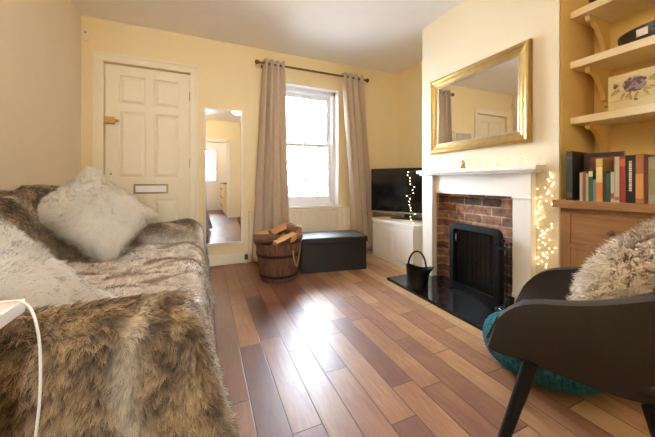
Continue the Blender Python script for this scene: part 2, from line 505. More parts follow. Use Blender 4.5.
def fur_object(name, V, Q, n, mat, length, width, flow, colour, dens=None, lift=.55, jitter=.35, gravity=.25,
               clump=.018, clump_amt=.5, base_col=None, parent=None, curl=0., seed=1, hem=False):
    """V vertices (N,3), Q quads (K,4): a cloth carrying n tapered fibres, one mesh"""
    rng = np.random.default_rng(seed)
    a_, b_, c_ = V[Q[:, 0]], V[Q[:, 1]], V[Q[:, 2]]
    qn = np.cross(b_ - a_, c_ - a_)
    if (qn * (a_ - V.mean(0) + np.array([0, 0, .3 if hem else 0.]))).sum() < 0:      # face outwards
        Q = Q[:, ::-1]
    T = np.concatenate([Q[:, [0, 1, 2]], Q[:, [0, 2, 3]]])
    A, B, C = V[T[:, 0]], V[T[:, 1]], V[T[:, 2]]
    cr = np.cross(B - A, C - A)
    ar = np.linalg.norm(cr, axis=1) / 2
    ce = (A + B + C) / 3
    w = ar * (dens(ce) if dens else 1.)
    w = w / w.sum()
    pick = rng.choice(len(T), n, p=w)
    r1 = np.sqrt(rng.random(n)); r2 = rng.random(n)
    P = A[pick] * (1 - r1)[:, None] + B[pick] * (r1 * (1 - r2))[:, None] + C[pick] * (r1 * r2)[:, None]
    # smooth vertex normals
    VN = np.zeros_like(V)
    for k in range(3): np.add.at(VN, T[:, k], cr)
    VN = unit(VN)
    N = unit(VN[T[pick, 0]] * (1 - r1)[:, None] + VN[T[pick, 1]] * (r1 * (1 - r2))[:, None] + VN[T[pick, 2]] * (r1 * r2)[:, None])
    F = flow(P, N)
    F = F - N * (F * N).sum(1, keepdims=True)
    cell = np.floor(P / clump).astype(np.int64)
    cj = np.stack([hash3(cell[:, 0], cell[:, 1], cell[:, 2], s) for s in (1, 2, 3)], 1) - .5
    J = rng.normal(size=(n, 3)) * jitter * .5 + cj * jitter * 2.
    Ln = (length(P) if callable(length) else np.full(n, length)) * rng.uniform(.65, 1.15, n)
    wd = width(P) if callable(width) else np.full(n, width)
    wd = wd * rng.uniform(.7, 1.3, n)
    d1 = unit(N * lift + F + J * .6)
    d2 = unit(N * lift * .35 + F * 1.2 + J + np.array([0, 0, -gravity]))
    mid = P + d1 * (Ln * .5)[:, None]
    tip = mid + d2 * (Ln * .55)[:, None]
    cc = (cell + .5 + cj * .6) * clump
    ctip = cc + (tip - P)
    tip = tip * (1 - clump_amt) + ctip * clump_amt
    if curl:
        ph = rng.random(n) * 2 * PI
        tip = tip + unit(np.cross(d1, N) + 1e-6) * (np.sin(ph) * curl)[:, None]
        mid = mid + unit(np.cross(d1, N) + 1e-6) * (np.cos(ph) * curl * .6)[:, None]
    S = unit(np.cross(d1, N + .55 * rng.normal(size=(n, 3))))
    S = np.where((np.cross(S, d1) * N).sum(1, keepdims=True) < 0, -S, S) * (wd / 2)[:, None]
    P0 = P - N * .002
    co = np.stack([P0 - S, P0 + S, mid + S * .8, mid - S * .8, tip], 1).reshape(-1, 3)
    c0, c1, c2 = colour(P, rng)
    fc = np.stack([c0, c0, c1, c1, c2], 1).reshape(-1, 3)
    nb = len(V)
    bc = colour(V, np.random.default_rng(5))[0] if base_col is None else np.tile(np.array(base_col, float), (nb, 1))
    allv = np.concatenate([V, co])
    allc = np.concatenate([bc, fc])
    allc = np.concatenate([np.clip(allc, 0, 1), np.ones((len(allc), 1))], 1)
    st = nb + np.arange(n) * 5
    qf = np.stack([st, st + 1, st + 2, st + 3], 1)
    tf = np.stack([st + 3, st + 2, st + 4], 1)
    loops = np.concatenate([Q.reshape(-1), qf.reshape(-1), tf.reshape(-1)]).astype(np.int32)
    lt = np.concatenate([np.full(len(Q), 4), np.full(n, 4), np.full(n, 3)])
    ls = np.concatenate([[0], np.cumsum(lt)[:-1]]).astype(np.int32)
    me = bpy.data.meshes.new(name)
    me.vertices.add(len(allv)); me.loops.add(len(loops)); me.polygons.add(len(lt))
    org = np.array([allv[:nb, 0].mean(), allv[:nb, 1].mean(), allv[:nb, 2].min()]) if parent is None else np.zeros(3)
    me.vertices.foreach_set('co', (allv - org).astype(np.float32).ravel())
    me.loops.foreach_set('vertex_index', loops)
    me.polygons.foreach_set('loop_start', ls)
    me.polygons.foreach_set('use_smooth', np.ones(len(lt), bool))
    me.update(calc_edges=True)
    ca = me.color_attributes.new('fur_colour', 'FLOAT_COLOR', 'POINT')
    ca.data.foreach_set('color', allc.astype(np.float32).ravel())
    me.materials.append(mat)
    fn = np.repeat(unit(N + .15 * S / np.maximum(np.linalg.norm(S, axis=1, keepdims=True), 1e-9)), 5, 0)
    me.normals_split_custom_set_from_vertices(np.concatenate([VN, fn]).astype(np.float32))
    o = bpy.data.objects.new(name, me)
    COL.objects.link(o)
    if parent is None: o.location = org
    else: o.parent = parent
    return o

def grid_quads(nu, nv, off=0):
    i, j = np.meshgrid(np.arange(nu - 1), np.arange(nv - 1), indexing='ij')
    a = (i * nv + j).ravel() + off
    return np.stack([a, a + nv, a + nv + 1, a + 1], 1)

# ------------------------------------------------------------------ the room's measures (metres; camera over the origin)
XL, YF, YB, HC = -1.07, 3.32, -1.0, 2.48
XR, XA, XC = 2.53, 2.43, 2.03            # wall behind the television, alcove wall, chimney face
C0, C1 = 1.03, 2.24                      # chimney breast from C0 to C1
T = .14

# floor, ceiling
struct(MB().box((XL - T, -3.2, -.08), (XR + T, YF + T, 0)).build('floor', M['floor']))
struct(MB().box((XL - T, -3.2, HC), (XR + T, YF + .25, HC + .1)).build('ceiling', M['ceiling']))

# front wall with the door opening and the window opening
DX0, DX1, DZ = -.90, -.15, 2.08
WX0, WX1, WZ0, WZ1 = .80, 1.60, .62, 2.12
w = MB()
YW = YF + .25
w.box((XL - T, YF, 0), (DX0, YW, HC)).box((DX0, YF, DZ), (DX1, YW, HC)).box((DX1, YF, 0), (WX0, YW, HC))
w.box((WX0, YF, 0), (WX1, YW, WZ0)).box((WX0, YF, WZ1), (WX1, YW, HC)).box((WX1, YF, 0), (XR + T, YW, HC))
struct(w.build('wall_front', M['wall']))
struct(MB().box((XL - T, -3.2, 0), (XL, YF, HC)).build('wall_left', M['wall_left']))
struct(MB().box((XR, C1, 0), (XR + T, YF, HC)).build('wall_right', M['wall']))
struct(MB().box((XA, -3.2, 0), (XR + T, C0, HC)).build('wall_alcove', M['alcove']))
struct(MB().box((XC, C0, 0), (XR + T, 1.285, HC)).box((XC, 2.045, 0), (XR + T, C1, HC)).box((XC, 1.285, .815), (XR + T, 2.045, HC)).box((2.115, 1.285, 0), (XR + T, 2.045, .815)).build('wall_chimney', M['wall_pale']))
w = MB()
w.box((XL, YB - .12, 0), (-.32, YB, HC)).box((.50, YB - .12, 0), (XA, YB, HC)).box((-.32, YB - .12, 1.93), (.50, YB, HC))
struct(w.build('wall_back', M['wall']))
struct(MB().box((XL - T, -3.34, 0), (-.22, -3.2, HC)).box((.38, -3.34, 0), (XR + T, -3.2, HC)).box((-.22, -3.34, 2.02), (.38, -3.2, HC)).build('wall_kitchen', M['ceiling']))

struct(MB().box((XC + .012, C0 - .004, 0), (XA, C0, HC)).build('wall_return_warm_tint', M['alcove']))  # thin skin that paints the warm alcove light onto the chimney side
# skirting
def skirt(name, x0, y0, x1, y1):
    g = MB()
    g.box((x0, y0, 0), (x1, y1, .105), .004).box((min(x0, x1) - 0, min(y0, y1), .105), (max(x0, x1), max(y0, y1), .118), .004)
    struct(g.build(name, M['door']))
skirt('baseboard_front', -.08, YF - .02, XR, YF)
skirt('baseboard_left', XL, -1, XL + .018, YF - .0)
skirt('baseboard_right', XR - .018, C1, XR, YF - .02)
skirt('baseboard_back', .56, YB, XA, YB + .018)

# front door ------------------------------------------------------
d = MB()
LY = YF + .035                      # front face of the stiles
cols = [(-.785, -.565), (-.485, -.262)]
rows = [(.22, .74), (.965, 1.62), (1.70, 1.975)]
zs = [0.006] + [v for r in rows for v in r] + [DZ - .006]
xs = [DX0 + .005] + [v for c in cols for v in c] + [DX1 - .005]
for i in range(0, len(xs) - 1):
    for j in range(0, len(zs) - 1):
        if i % 2 == 1 and j % 2 == 1:
            x0, x1, z0, z1 = xs[i], xs[i + 1], zs[j], zs[j + 1]
            d.box((x0, LY + .014, z0), (x1, LY + .04, z1))
            # raised and fielded panel
            k = .035
            P = [(x0 + .008, z0 + .008), (x1 - .008, z0 + .008), (x1 - .008, z1 - .008), (x0 + .008, z1 - .008)]
            Qp = [(x0 + k, z0 + k), (x1 - k, z0 + k), (x1 - k, z1 - k), (x0 + k, z1 - k)]
            va = [d.bm.verts.new((a, LY + .0138, b)) for a, b in P]
            vb = [d.bm.verts.new((a, LY + .004, b)) for a, b in Qp]
            for q in range(4):
                d.bm.faces.new((va[q], va[(q + 1) % 4], vb[(q + 1) % 4], vb[q]))
            d.bm.faces.new(vb)
for i in range(0, len(xs) - 1, 2):
    d.box((xs[i], LY, zs[0]), (xs[i + 1], LY + .045, zs[-1]), .002)
for j in range(0, len(zs) - 1, 2):
    for i in (1, 3):
        d.box((xs[i], LY + .0005, zs[j]), (xs[i + 1], LY + .0445, zs[j + 1]), .002)
door = struct(d.build('door_1', M['door']))
doff = door.location.copy()
def dchild(g, name, mat, parent=door, **k):
    g.off = doff
    return g.build(name, mat, parent, **k)
g = MB().box((-.665, LY - .006, .80), (-.36, LY, .90), .003)
lb = dchild(g, 'letterbox', M['brass_pale'])
g = MB().box((-.648, LY - .010, .817), (-.377, LY - .006, .883), .002)
dchild(g, 'letterbox_flap', M['plate_white'], lb)
g = MB().box((DX0 + .004, LY - .035, 1.485), (DX0 + .085, LY, 1.555), .006)
la = dchild(g, 'night_latch', M['brass'])
g = MB().tube([(DX0 + .105, LY - .002, 1.52), (DX0 + .105, LY - .03, 1.52)], .013).ball((DX0 + .105, LY - .038, 1.52), .016)
dchild(g, 'latch_knob', M['brass'], la, smooth=True)
g = MB().tube([(DX0 + .05, LY, 1.0), (DX0 + .05, LY - .004, 1.0)], .008)
dchild(g, 'keyhole', M['iron_brown'])
for z in (1.84, 1.12, .25):
    g = MB().tube([(DX1 - .004, LY - .006, z - .045), (DX1 - .004, LY - .006, z + .045)], .007, 8)
    dchild(g, 'hinge', M['brass'])
# lining that stops the door, and architrave
g = MB()
g.box((DX0 - .0, LY + .05, 0), (DX0 + .03, YW, DZ)).box((DX1 - .03, LY + .05, 0), (DX1, YW, DZ)).box((DX0, LY + .05, DZ - .03), (DX1, YW, DZ))
g.box((DX0 - .02, YW, -.02), (DX1 + .02, YW + .02, DZ + .02))
struct(g.build('trim_2', M['door']))
g = MB()
for a, b in ((-.978, DX0 + .002), (DX1 - .002, -.078)):
    g.box((a, YF - .018, 0), (b, YF, DZ - .002), .003)
    m_ = a if a < -.5 else b
    g.box((min(m_, m_ + (.022 if a < -.5 else -.022)), YF - .026, 0), (max(m_, m_ + (.022 if a < -.5 else -.022)), YF - .017, DZ + .058), .003)
g.box((-.978, YF - .018, DZ - .002), (-.078, YF, DZ + .08), .003)
g.box((-.978, YF - .026, DZ + .058), (-.078, YF - .017, DZ + .08), .003)
struct(g.build('trim_1', M['door']))

# sash window -----------------------------------------------------
win = bpy.data.objects.new('window_1', None); COL.objects.link(win)
win.location = (1.2, YF + .15, WZ0); struct(win)
wo = win.location.copy()
def wchild(g, name, mat, parent=win, **k):
    g.off = wo
    return g.build(name, mat, parent, **k)
g = MB()
a0, a1 = WX0 + .0, WX1 - .0
for (x0, x1) in ((a0, a0 + .045), (a1 - .045, a1)):
    g.box((x0, YF + .10, WZ0), (x1, YF + .25, WZ1), .004)
g.box((a0, YF + .10, WZ1 - .05), (a1, YF + .25, WZ1), .004)
g.box((a0, YF + .10, WZ0), (a1, YF + .25, WZ0 + .03), .004)
wchild(g, 'window_frame', M['upvc'])
def sash(x0, x1, z0, z1, y, bot, top, st=.045, nm='sash'):
    g = MB()
    g.box((x0, y, z0), (x0 + st, y + .04, z1), .004).box((x1 - st, y, z0), (x1, y + .04, z1), .004)
    g.box((x0, y + .001, z0), (x1, y + .039, z0 + bot), .004).box((x0, y + .001, z1 - top), (x1, y + .039, z1), .004)
    mid = 1.188
    g.box((mid - .009, y + .004, z0 + bot), (mid + .009, y + .036, z1 - top), .003)
    s_ = wchild(g, nm, M['upvc'])
    g = MB().box((x0 + st - .004, y + .018, z0 + bot - .004), (x1 - st + .004, y + .022, z1 - top + .004))
    wchild(g, 'pane', M['glass'], s_)
    return s_
sash(WX0 + .045, WX1 - .045, 1.385, WZ1 - .05, YF + .185, .04, .05)
lo = sash(WX0 + .045, WX1 - .045, WZ0 + .03, 1.425, YF + .14, .085, .045)
g = MB().box((1.165, YF + .142, 1.425), (1.205, YF + .175, 1.437), .003).tube([(1.17, YF + .14, 1.442), (1.21, YF + .135, 1.445)], .005)
wchild(g, 'sash_catch', M['brass'])
g = MB().box((WX0 - .04, YF - .035, WZ0 - .022), (WX1 + .04, YF + .10, WZ0 + .002), .006)
wchild(g, 'window_sill', M['upvc'])
# white lining of the window reveal
g = MB()
g.box((WX0, YF + .002, WZ0), (WX0 + .006, YF + .10, WZ1)).box((WX1 - .006, YF + .002, WZ0), (WX1, YF + .10, WZ1)).box((WX0, YF + .002, WZ1 - .006), (WX1, YF + .10, WZ1))
wchild(g, 'reveal_lining', M['upvc'])

# doorway to the kitchen, seen in the tall mirror ------------------
g = MB()
for a, b in ((-.39, -.32), (.50, .57)):
    g.box((a, YB, 0), (b, YB + .016, 2.0), .003)
g.box((-.39, YB, 1.93), (.57, YB + .016, 2.0), .003)
struct(g.build('trim_3', M['white']))
kd = MB()
KY = -3.22
kd.box((-.22, KY - .02, 0), (-.12, KY + .02, 2.02)).box((.28, KY - .02, 0), (.38, KY + .02, 2.02)).box((-.12, KY - .02, 1.92), (.28, KY + .02, 2.02))
kd.box((-.12, KY - .02, 0), (.28, KY + .02, .14)).box((-.12, KY - .02, .85), (.28, KY + .02, .98)).box((-.12, KY - .01, .14), (.28, KY + .01, .85))
kdoor = struct(kd.build('door_2', M['upvc']))
g = MB(kdoor.location).box((-.12, KY - .004, .98), (.28, KY + .004, 1.92))
g.build('pane', M['glass'], kdoor)
g = MB(kdoor.location).tube([(.33, KY + .02, 1.0), (.33, KY + .06, 1.0), (.24, KY + .06, 1.0)], .01)
g.build('door_handle', M['chrome'], kdoor)
kc = thing('kitchen_cabinet', (.82, -2.2, 0), 'cream kitchen base unit beyond the doorway, reflected in the tall mirror', 'cabinet')
g = MB(kc.location).box((.46, -3.15, .08), (1.1, -1.5, .86), .004).box((.50, -3.15, 0), (1.1, -1.5, .08)); g.build('body', M['shelf'], kc)
g = MB(kc.location).box((.43, -3.17, .86), (1.1, -1.48, .90), .004); g.build('worktop', M['oak'], kc)
for i in range(3):
    for k in range(3):
        y0 = -3.1 + i * .53
        g = MB(kc.location).box((.445, y0, .13 + k * .24), (.46, y0 + .48, .34 + k * .24), .003); dr = g.build('drawer', M['shelf'], kc)
        g = MB(kc.location).ball((.432, y0 + .24, .235 + k * .24), .014); g.build('knob', M['iron_brown'], dr, smooth=True)

# ------------------------------------------------------------------ fireplace
fp = thing('fireplace', (1.95, 1.57, 0), 'white painted wooden fire surround with brick lining and plain mantel shelf', 'fireplace')
fo = fp.location.copy()
def fch(g, name, mat, parent=fp, **k):
    g.off = fo
    return g.build(name, mat, parent, **k)
HZ = .025
OY0, OY1, XB_ = 1.285, 2.045, 2.115
fch(MB().box((1.925, 1.105, 1.0), (XC - .001, 2.21, 1.031), .003).box((1.945, 1.13, .982), (XC - .001, 2.19, 1.0005), .004), 'mantel_shelf', M['white'])
for y0, y1 in ((1.163, OY0), (OY1, 2.168)):
    p_ = fch(MB().box((1.975, y0, HZ), (XC - .001, y1, .982), .002), 'pilaster', M['white'])
    fch(MB().box((1.967, y0 - .006, HZ), (1.985, y1 + .006, HZ + .12), .003), 'plinth_block', M['white'], p_)
    fch(MB().box((1.969, y0 - .005, .803), (1.985, y1 + .005, .817), .003), 'capital_strip', M['white'], p_)
fch(MB().box((2.012, OY0, .815), (XC - .001, OY1, .982), .002), 'lintel', M['white'])
fch(MB().box((XB_ - .02, OY0, HZ), (XB_ - .001, OY1, .815)).box((XC + .0, OY0 + .001, HZ), (XB_ - .02, OY0 + .02, .815)).box((XC + .0, OY1 - .02, HZ), (XB_ - .02, OY1 - .001, .815)).box((XC, OY0 + .001, .80), (XB_ - .02, OY1 - .001, .8149)), 'brick_lining', M['brick'])
hearth = MB().box((1.56, 1.08, 0), (XC - .001, 2.19, HZ), .004).box((XC - .002, OY0 + .002, 0), (XB_ - .002, OY1 - .002, HZ)).build('hearth', M['granite'])
tag(hearth, 'polished black granite hearth slab under the fire surround', 'hearth')

# black fire screen with rounded top corners
def rounded(y0, y1, z0, z1, r, n=6):
    pts = [(y0, z0), (y1, z0)]
    for k in range(n + 1):
        a = PI / 2 * k / n
        pts.append((y1 - r + r * math.cos(a), z1 - r + r * math.sin(a)))
    for k in range(n + 1):
        a = PI / 2 + PI / 2 * k / n
        pts.append((y0 + r + r * math.cos(a), z1 - r + r * math.sin(a)))
    return pts
fs = thing('fire_screen', (1.93, 1.57, HZ), 'black metal fire screen standing on the hearth in front of the bricks', 'fire screen')
so = fs.location.copy()
SY0, SY1, SZ1 = 1.345, 1.80, .575
g = MB(so)
outer = rounded(SY0, SY1, HZ, SZ1, .05); inner = rounded(SY0 + .045, SY1 - .045, HZ + .05, SZ1 - .045, .02)
for xa in (1.935, 1.965):
    pass
n_ = len(outer)
vo = [[g.bm.verts.new((x, a, b)) for a, b in outer] for x in (1.93, 1.965)]
vi = [[g.bm.verts.new((x, a, b)) for a, b in inner] for x in (1.926, 1.965)]
for k in range(n_):
    k2 = (k + 1) % n_
    g.bm.faces.new((vo[0][k], vo[0][k2], vi[0][k2], vi[0][k]))
    g.bm.faces.new((vo[1][k], vo[1][k2], vi[1][k2], vi[1][k]))
    g.bm.faces.new((vo[0][k], vo[0][k2], vo[1][k2], vo[1][k]))
    g.bm.faces.new((vi[0][k], vi[0][k2], vi[1][k2], vi[1][k]))
g.build('frame', M['black_iron'], fs)
g = MB(so).prism(inner, 0, 1.948, 1.952)
for k in range(1, 9):
    y = SY0 + .045 + k * (SY1 - SY0 - .09) / 9
    g.tube([(1.946, y, HZ + .05), (1.946, y, SZ1 - .045)], .0018, 5)
g.build('mesh_panel', M['black_mesh'], fs)
g = MB(so).tube([(1.94, 1.715, .43), (1.918, 1.715, .435), (1.916, 1.715, .465), (1.918, 1.715, .49), (1.94, 1.715, .495)], .006, 8)
g.build('handle', M['chrome'], fs, smooth=True)
for y in (SY0 + .03, SY1 - .03):
    MB(so).box((1.90, y - .012, HZ), (1.98, y + .012, HZ + .012), .003).build('foot', M['black_iron'], fs)

# companion set
cs = thing('fireside_companion_set', (1.90, 1.30, HZ), 'slim black companion set of fire tools beside the screen', 'fire tools')
co_ = cs.location.copy(); cx, cy = co_.x, co_.y
MB(co_).lathe([(0, 0), (.052, 0), (.052, .008), (.02, .016), (.008, .025), (0, .025)], (cx, cy, HZ)).build('base', M['black_iron'], cs, smooth=True)
MB(co_).tube([(cx, cy, HZ + .02), (cx, cy, .50)], .005, 8).ball((cx, cy, .51), .012).build('stem', M['black_iron'], cs, smooth=True)
MB(co_).tube([(cx + .045 * math.cos(a * PI / 8), cy + .045 * math.sin(a * PI / 8), .455) for a in range(16)], .0035, 6, closed=True).tube([(cx - .045, cy, .455), (cx + .045, cy, .455)], .003, 6).tube([(cx, cy - .045, .455), (cx, cy + .045, .455)], .003, 6).build('hanging_ring', M['black_iron'], cs, smooth=True)
for nm, ang in (('poker', 2.7), ('brush', 4.2), ('shovel', 5.6), ('tongs', 1.1)):
    px_, py_ = cx + .048 * math.cos(ang), cy + .048 * math.sin(ang)
    g = MB(co_).tube([(px_, py_, .48), (px_, py_, .12)], .004, 6).ball((px_, py_, .49), .010)
    if nm == 'brush': g.lathe([(0, 0), (.02, 0), (.016, .06), (.006, .075), (0, .075)], (px_, py_, .055), 12)
    elif nm == 'shovel': g.box((px_ - .003, py_ - .022, .05), (px_ + .003, py_ + .022, .13), .002)
    elif nm == 'tongs': g.tube([(px_ + .005, py_ + .008, .40), (px_ + .005, py_ + .014, .08)], .003, 6)
    else: g.tube([(px_, py_, .12), (px_, py_, .06)], [.004, .001], 6)
    g.build(nm, M['black_iron'], cs, smooth=True)
for a in (3.4, 4.4):
    MB(co_).ball((cx + .05 * math.cos(a), cy + .05 * math.sin(a), HZ + .02), .009).build('foot', M['chrome'], cs, smooth=True)

# coal scuttle
sk = thing('coal_scuttle', (1.665, 1.90, HZ), 'black metal coal scuttle with a hoop handle on the hearth corner', 'coal scuttle')
ko = sk.location.copy()
g = MB(ko)
P = []
prof = [(.076, .0), (.081, .012), (.081, .06), (.082, .12), (.084, .175)]
for i in range(33):
    a = 2 * PI * i / 32
    colm = []
    for (r, z) in prof:
        k = z / .175
        lip = k ** 4 * .045 * max(0, math.cos(a - 5.2)) ** 3
        dip = -.03 * k ** 3 * abs(math.sin(a - 5.2)) ** 2
        ax = (r + lip) * math.cos(a) * 1.0; ay = (r + lip) * math.sin(a) * 1.18
        colm.append((ko.x + ax, ko.y + ay, HZ + z + dip + lip * .35))
    for (r, z) in reversed(prof[1:]):
        k = z / .175
        lip = k ** 4 * .045 * max(0, math.cos(a - 5.2)) ** 3
        dip = -.03 * k ** 3 * abs(math.sin(a - 5.2)) ** 2
        r2 = r - .004
        colm.append((ko.x + (r2 + lip) * math.cos(a), ko.y + (r2 + lip) * math.sin(a) * 1.18, HZ + z + dip + lip * .35))
    P.append(colm)
g.grid(P[:-1], closed_u=True)
g.lathe([(0, .002), (.064, .002)], (ko.x, ko.y, HZ), 24, 1, 1.18).lathe([(0, .014), (.066, .014)], (ko.x, ko.y, HZ), 24, 1, 1.18)
g.build('body', M['black_iron'], sk, smooth=True)
hb = []
for i in range(17):
    a = PI * i / 16
    hb.append((ko.x + .072 * math.cos(a) * .85, ko.y - .072 * math.cos(a) * .6, HZ + .15 + .15 * math.sin(a)))
MB(ko).tube(hb, .0075, 8).build('handle', M['black_iron'], sk, smooth=True)
MB(ko).lathe([(.074, 0), (.083, .0), (.083, .012), (.08, .014)], (ko.x, ko.y, HZ), 28, 1, 1.18).build('foot_ring', M['black_iron'], sk, smooth=True)

# gilt mirror over the mantel
gm = thing('gilt_mirror', (XC, 1.655, 1.19), 'large rectangular mirror in a moulded gold frame over the mantel', 'mirror')
go = gm.location.copy()
GY0, GY1, GZ0, GZ1 = 1.185, 2.10, 1.19, 1.89
def frame_loft(g, prof, y0, y1, z0, z1, xw):
    """prof: list of (inset, height above wall xw)"""
    rings = []
    for ins, h in prof:
        rings.append([g.bm.verts.new((xw - h, a, b)) for a, b in ((y0 + ins, z0 + ins), (y1 - ins, z0 + ins), (y1 - ins, z1 - ins), (y0 + ins, z1 - ins))])
    for a, b in zip(rings, rings[1:]):
        for k in range(4):
            g.bm.faces.new((a[k], a[(k + 1) % 4], b[(k + 1) % 4], b[k]))
g = MB(go)
frame_loft(g, [(a * 1.25, h) for a, h in ((0, .001), (0, .022), (.006, .034), (.016, .038), (.026, .034), (.034, .026), (.040, .026), (.046, .021), (.060, .017), (.064, .019), (.070, .012), (.070, .006))], GY0, GY1, GZ0, GZ1, XC)
g.build('gilt_frame', M['gold'], gm)
g = MB(go)
frame_loft(g, [(.080, .016), (.086, .016), (.092, .010), (.092, .005)], GY0, GY1, GZ0, GZ1, XC)
g.build('silver_slip', M['silver'], gm)
MB(go).box((XC - .010, GY0 + .084, GZ0 + .084), (XC - .002, GY1 - .084, GZ1 - .084)).build('mirror_glass', M['mirror'], gm)

# figurine on the mantel
fg = thing('glass_angel_figurine', (1.975, 1.70, 1.032), 'small gold and green glass figurine standing on the mantel shelf', 'ornament')
MB(fg.location).lathe([(0, 0), (.022, 0), (.024, .006), (.016, .02), (.010, .035), (.012, .042), (0, .05)], fg.location, 16).build('body', M['figure'], fg, smooth=True)
MB(fg.location).ball((1.975, 1.70, 1.093), .012).build('head', M['brass_pale'], fg, smooth=True)
for s_ in (-1, 1):
    MB(fg.location).lathe([(0, -.02), (.009, -.006), (.011, .006), (0, .024)], (1.98, 1.70 + s_ * .017, 1.069), 10, .35, 1.).build('wing', M['figure'], fg, smooth=True)

# fairy lights
def string(label, pts, bulbs, rad=.0029, wr=.0009, loc=None):
    t_ = thing('fairy_light_string', loc or pts[0], label, 'fairy lights')
    MB(t_.location).tube(pts, wr, 5).build('wire', M['wire'], t_)
    proto = None
    for b in bulbs:
        if proto is None:
            proto = MB((0, 0, 0)).ball((0, 0, 0), rad, 8, 6).build('bulb', M['bulb'], t_, smooth=True)
            o = proto
        else:
            o = proto.copy(); COL.objects.link(o); o.parent = t_
        o.location = Vector(b) - t_.location
    return t_
rg = random.Random(4)
pts = []; bl = []
y = 2.16
while y > 1.115:                     # along the back of the mantel shelf
    x = XC - .02 - rg.random() * .07
    z = 1.038 + rg.random() * .075
    pts.append((x, y, z)); y -= .028
    if len(bl) < 36: bl.append((x, y + .013, z + .003))
zz = 1.02; k = 0
while zz > .34:                      # down the chimney face beside the pilaster
    yb = 1.098 + rg.uniform(-.056, .056)
    x = XC - .008 - rg.random() * .01
    pts.append((x, yb, zz))
    if len(bl) < 99: bl.append((x - .003, max(1.038, min(1.155, yb + rg.uniform(-.012, .012))), zz))
    zz -= .0105; k += 1
string('long string of warm fairy lights along the mantel and down the right chimney face', pts, bl)
pts = []; bl = []
zz = 1.02; k = 0
pts.append((1.98, 2.17, 1.034)); pts.append((1.935, 2.20, 1.036))
while zz > .50:
    x = 1.895 + rg.uniform(-.02, .02); yb = 2.235 + rg.uniform(-.035, .06)
    pts.append((x, yb, zz)); bl.append((x - .002, yb, zz)); zz -= .030; k += 1
string('short string of warm fairy lights hanging from the left mantel end before the television', pts, bl, .0042)

# ------------------------------------------------------------------ front wall: tall mirror, pole, curtains, radiator
hm = thing('wall_mirror', (.185, YF, .235), 'tall narrow white framed mirror on the wall beside the front door', 'mirror')
ho = hm.location.copy()
HX0, HX1, HZ0, HZ1 = -.018, .388, .228, 1.735
g = MB(ho)
f_ = .022
g.box((HX0, YF - .025, HZ0), (HX0 + f_, YF - .001, HZ1), .003).box((HX1 - f_, YF - .025, HZ0), (HX1, YF - .001, HZ1), .003)
g.box((HX0, YF - .0245, HZ0), (HX1, YF - .001, HZ0 + f_), .003).box((HX0, YF - .0245, HZ1 - f_), (HX1, YF - .001, HZ1), .003)
g.build('mirror_frame', M['white'], hm)
MB(ho).box((HX0 + f_ - .003, YF - .012, HZ0 + f_ - .003), (HX1 - f_ + .003, YF - .002, HZ1 - f_ + .003)).build('mirror_glass', M['mirror'], hm)

sn = thing('wall_sensor', (XL + .06, YF, 2.30), 'small cream alarm sensor high in the corner above the door', 'sensor')
MB(sn.location).box((XL + .020, YF - .022, 2.24), (XL + .058, YF - .001, 2.34), .005).build('body', M['sensor'], sn)
MB(sn.location).ball((XL + .040, YF - .022, 2.318), .008).build('lens', M['sensor_dark'], sn, smooth=True)

PY, PZ = YF - .115, 2.272
cp = thing('curtain_pole', (1.25, PY, PZ), 'dark bronze curtain pole with ball ends above the window', 'curtain pole')
MB(cp.location).tube([(.56, PY, PZ), (1.94, PY, PZ)], .012, 14).build('rod', M['iron_brown'], cp, smooth=True)
for x, s_ in ((.56, -1), (1.94, 1)):
    MB(cp.location).tube([(x, PY, PZ), (x + s_ * .014, PY, PZ)], .016, 14).ball((x + s_ * .03, PY, PZ), .026, 16, 10).build('finial', M['iron_brown'], cp, smooth=True)
for x in (.612, 1.915):
    MB(cp.location).tube([(x, PY, PZ), (x, YF - .012, PZ)], .007, 8).tube([(x, YF - .012, PZ), (x, YF - .001, PZ)], .024, 16).build('bracket', M['iron_brown'], cp, smooth=True)

def curtain(label, xt0, xt1, xb0, xb1, z0, folds, ph, waist=0., loc=None, hang=None):
    t_ = thing('curtain', ((xb0 + xb1) / 2, PY, z0), label, 'curtain', 'eyelet curtains at the front window')
    NX, NZ = 96, 40
    P = np.zeros((NX, NZ, 3))
    for j in range(NZ):
        v = j / (NZ - 1)                     # 0 top, 1 bottom
        z = PZ + .045 + (z0 - PZ - .045) * v
        e = v ** 1.0
        for i in range(NX):
            u = i / (NX - 1)
            x0 = xt0 + (xb0 - xt0) * (e if hang is None else hang(v)); x1 = xt1 + (xb1 - xt1) * e
            x = x0 + (x1 - x0) * u
            amp = .038 + .018 * v
            a = 2 * PI * folds * u + ph
            yy = PY - .005 + amp * math.sin(a + .5 * math.sin(3 * v + u * 5)) * (.85 + .3 * math.sin(7 * u + ph)) - .012 * v
            x += .010 * math.sin(2 * a) * v
            P[i, j] = (x, yy, z)
    g = MB(t_.location)
    g.grid(P)
    o = g.build('cloth', M['curtain'], t_, smooth=True, auto=180)
    md = o.modifiers.new('thick', 'SOLIDIFY'); md.thickness = .003
    n_e = int(round(folds * 2))
    for k in range(n_e):
        u = (k * PI - ph) / (2 * PI * folds)
        if not (.02 < u < .98): continue
        x = xt0 + (xt1 - xt0) * u
        MB(t_.location).tube([(x + .001, PY + .020 * math.cos(a * PI / 9), PZ + .020 * math.sin(a * PI / 9)) for a in range(18)], .004, 6, closed=True).build('eyelet', M['silver'], t_, smooth=True)
    return t_
curtain('taupe eyelet curtain on the left of the window, behind the log basket', .595, .845, .46, .915, .03, 4, .4)
curtain('taupe eyelet curtain on the right of the window, beside the television', 1.605, 1.915, 1.775, 2.10, .03, 4, 2.2)

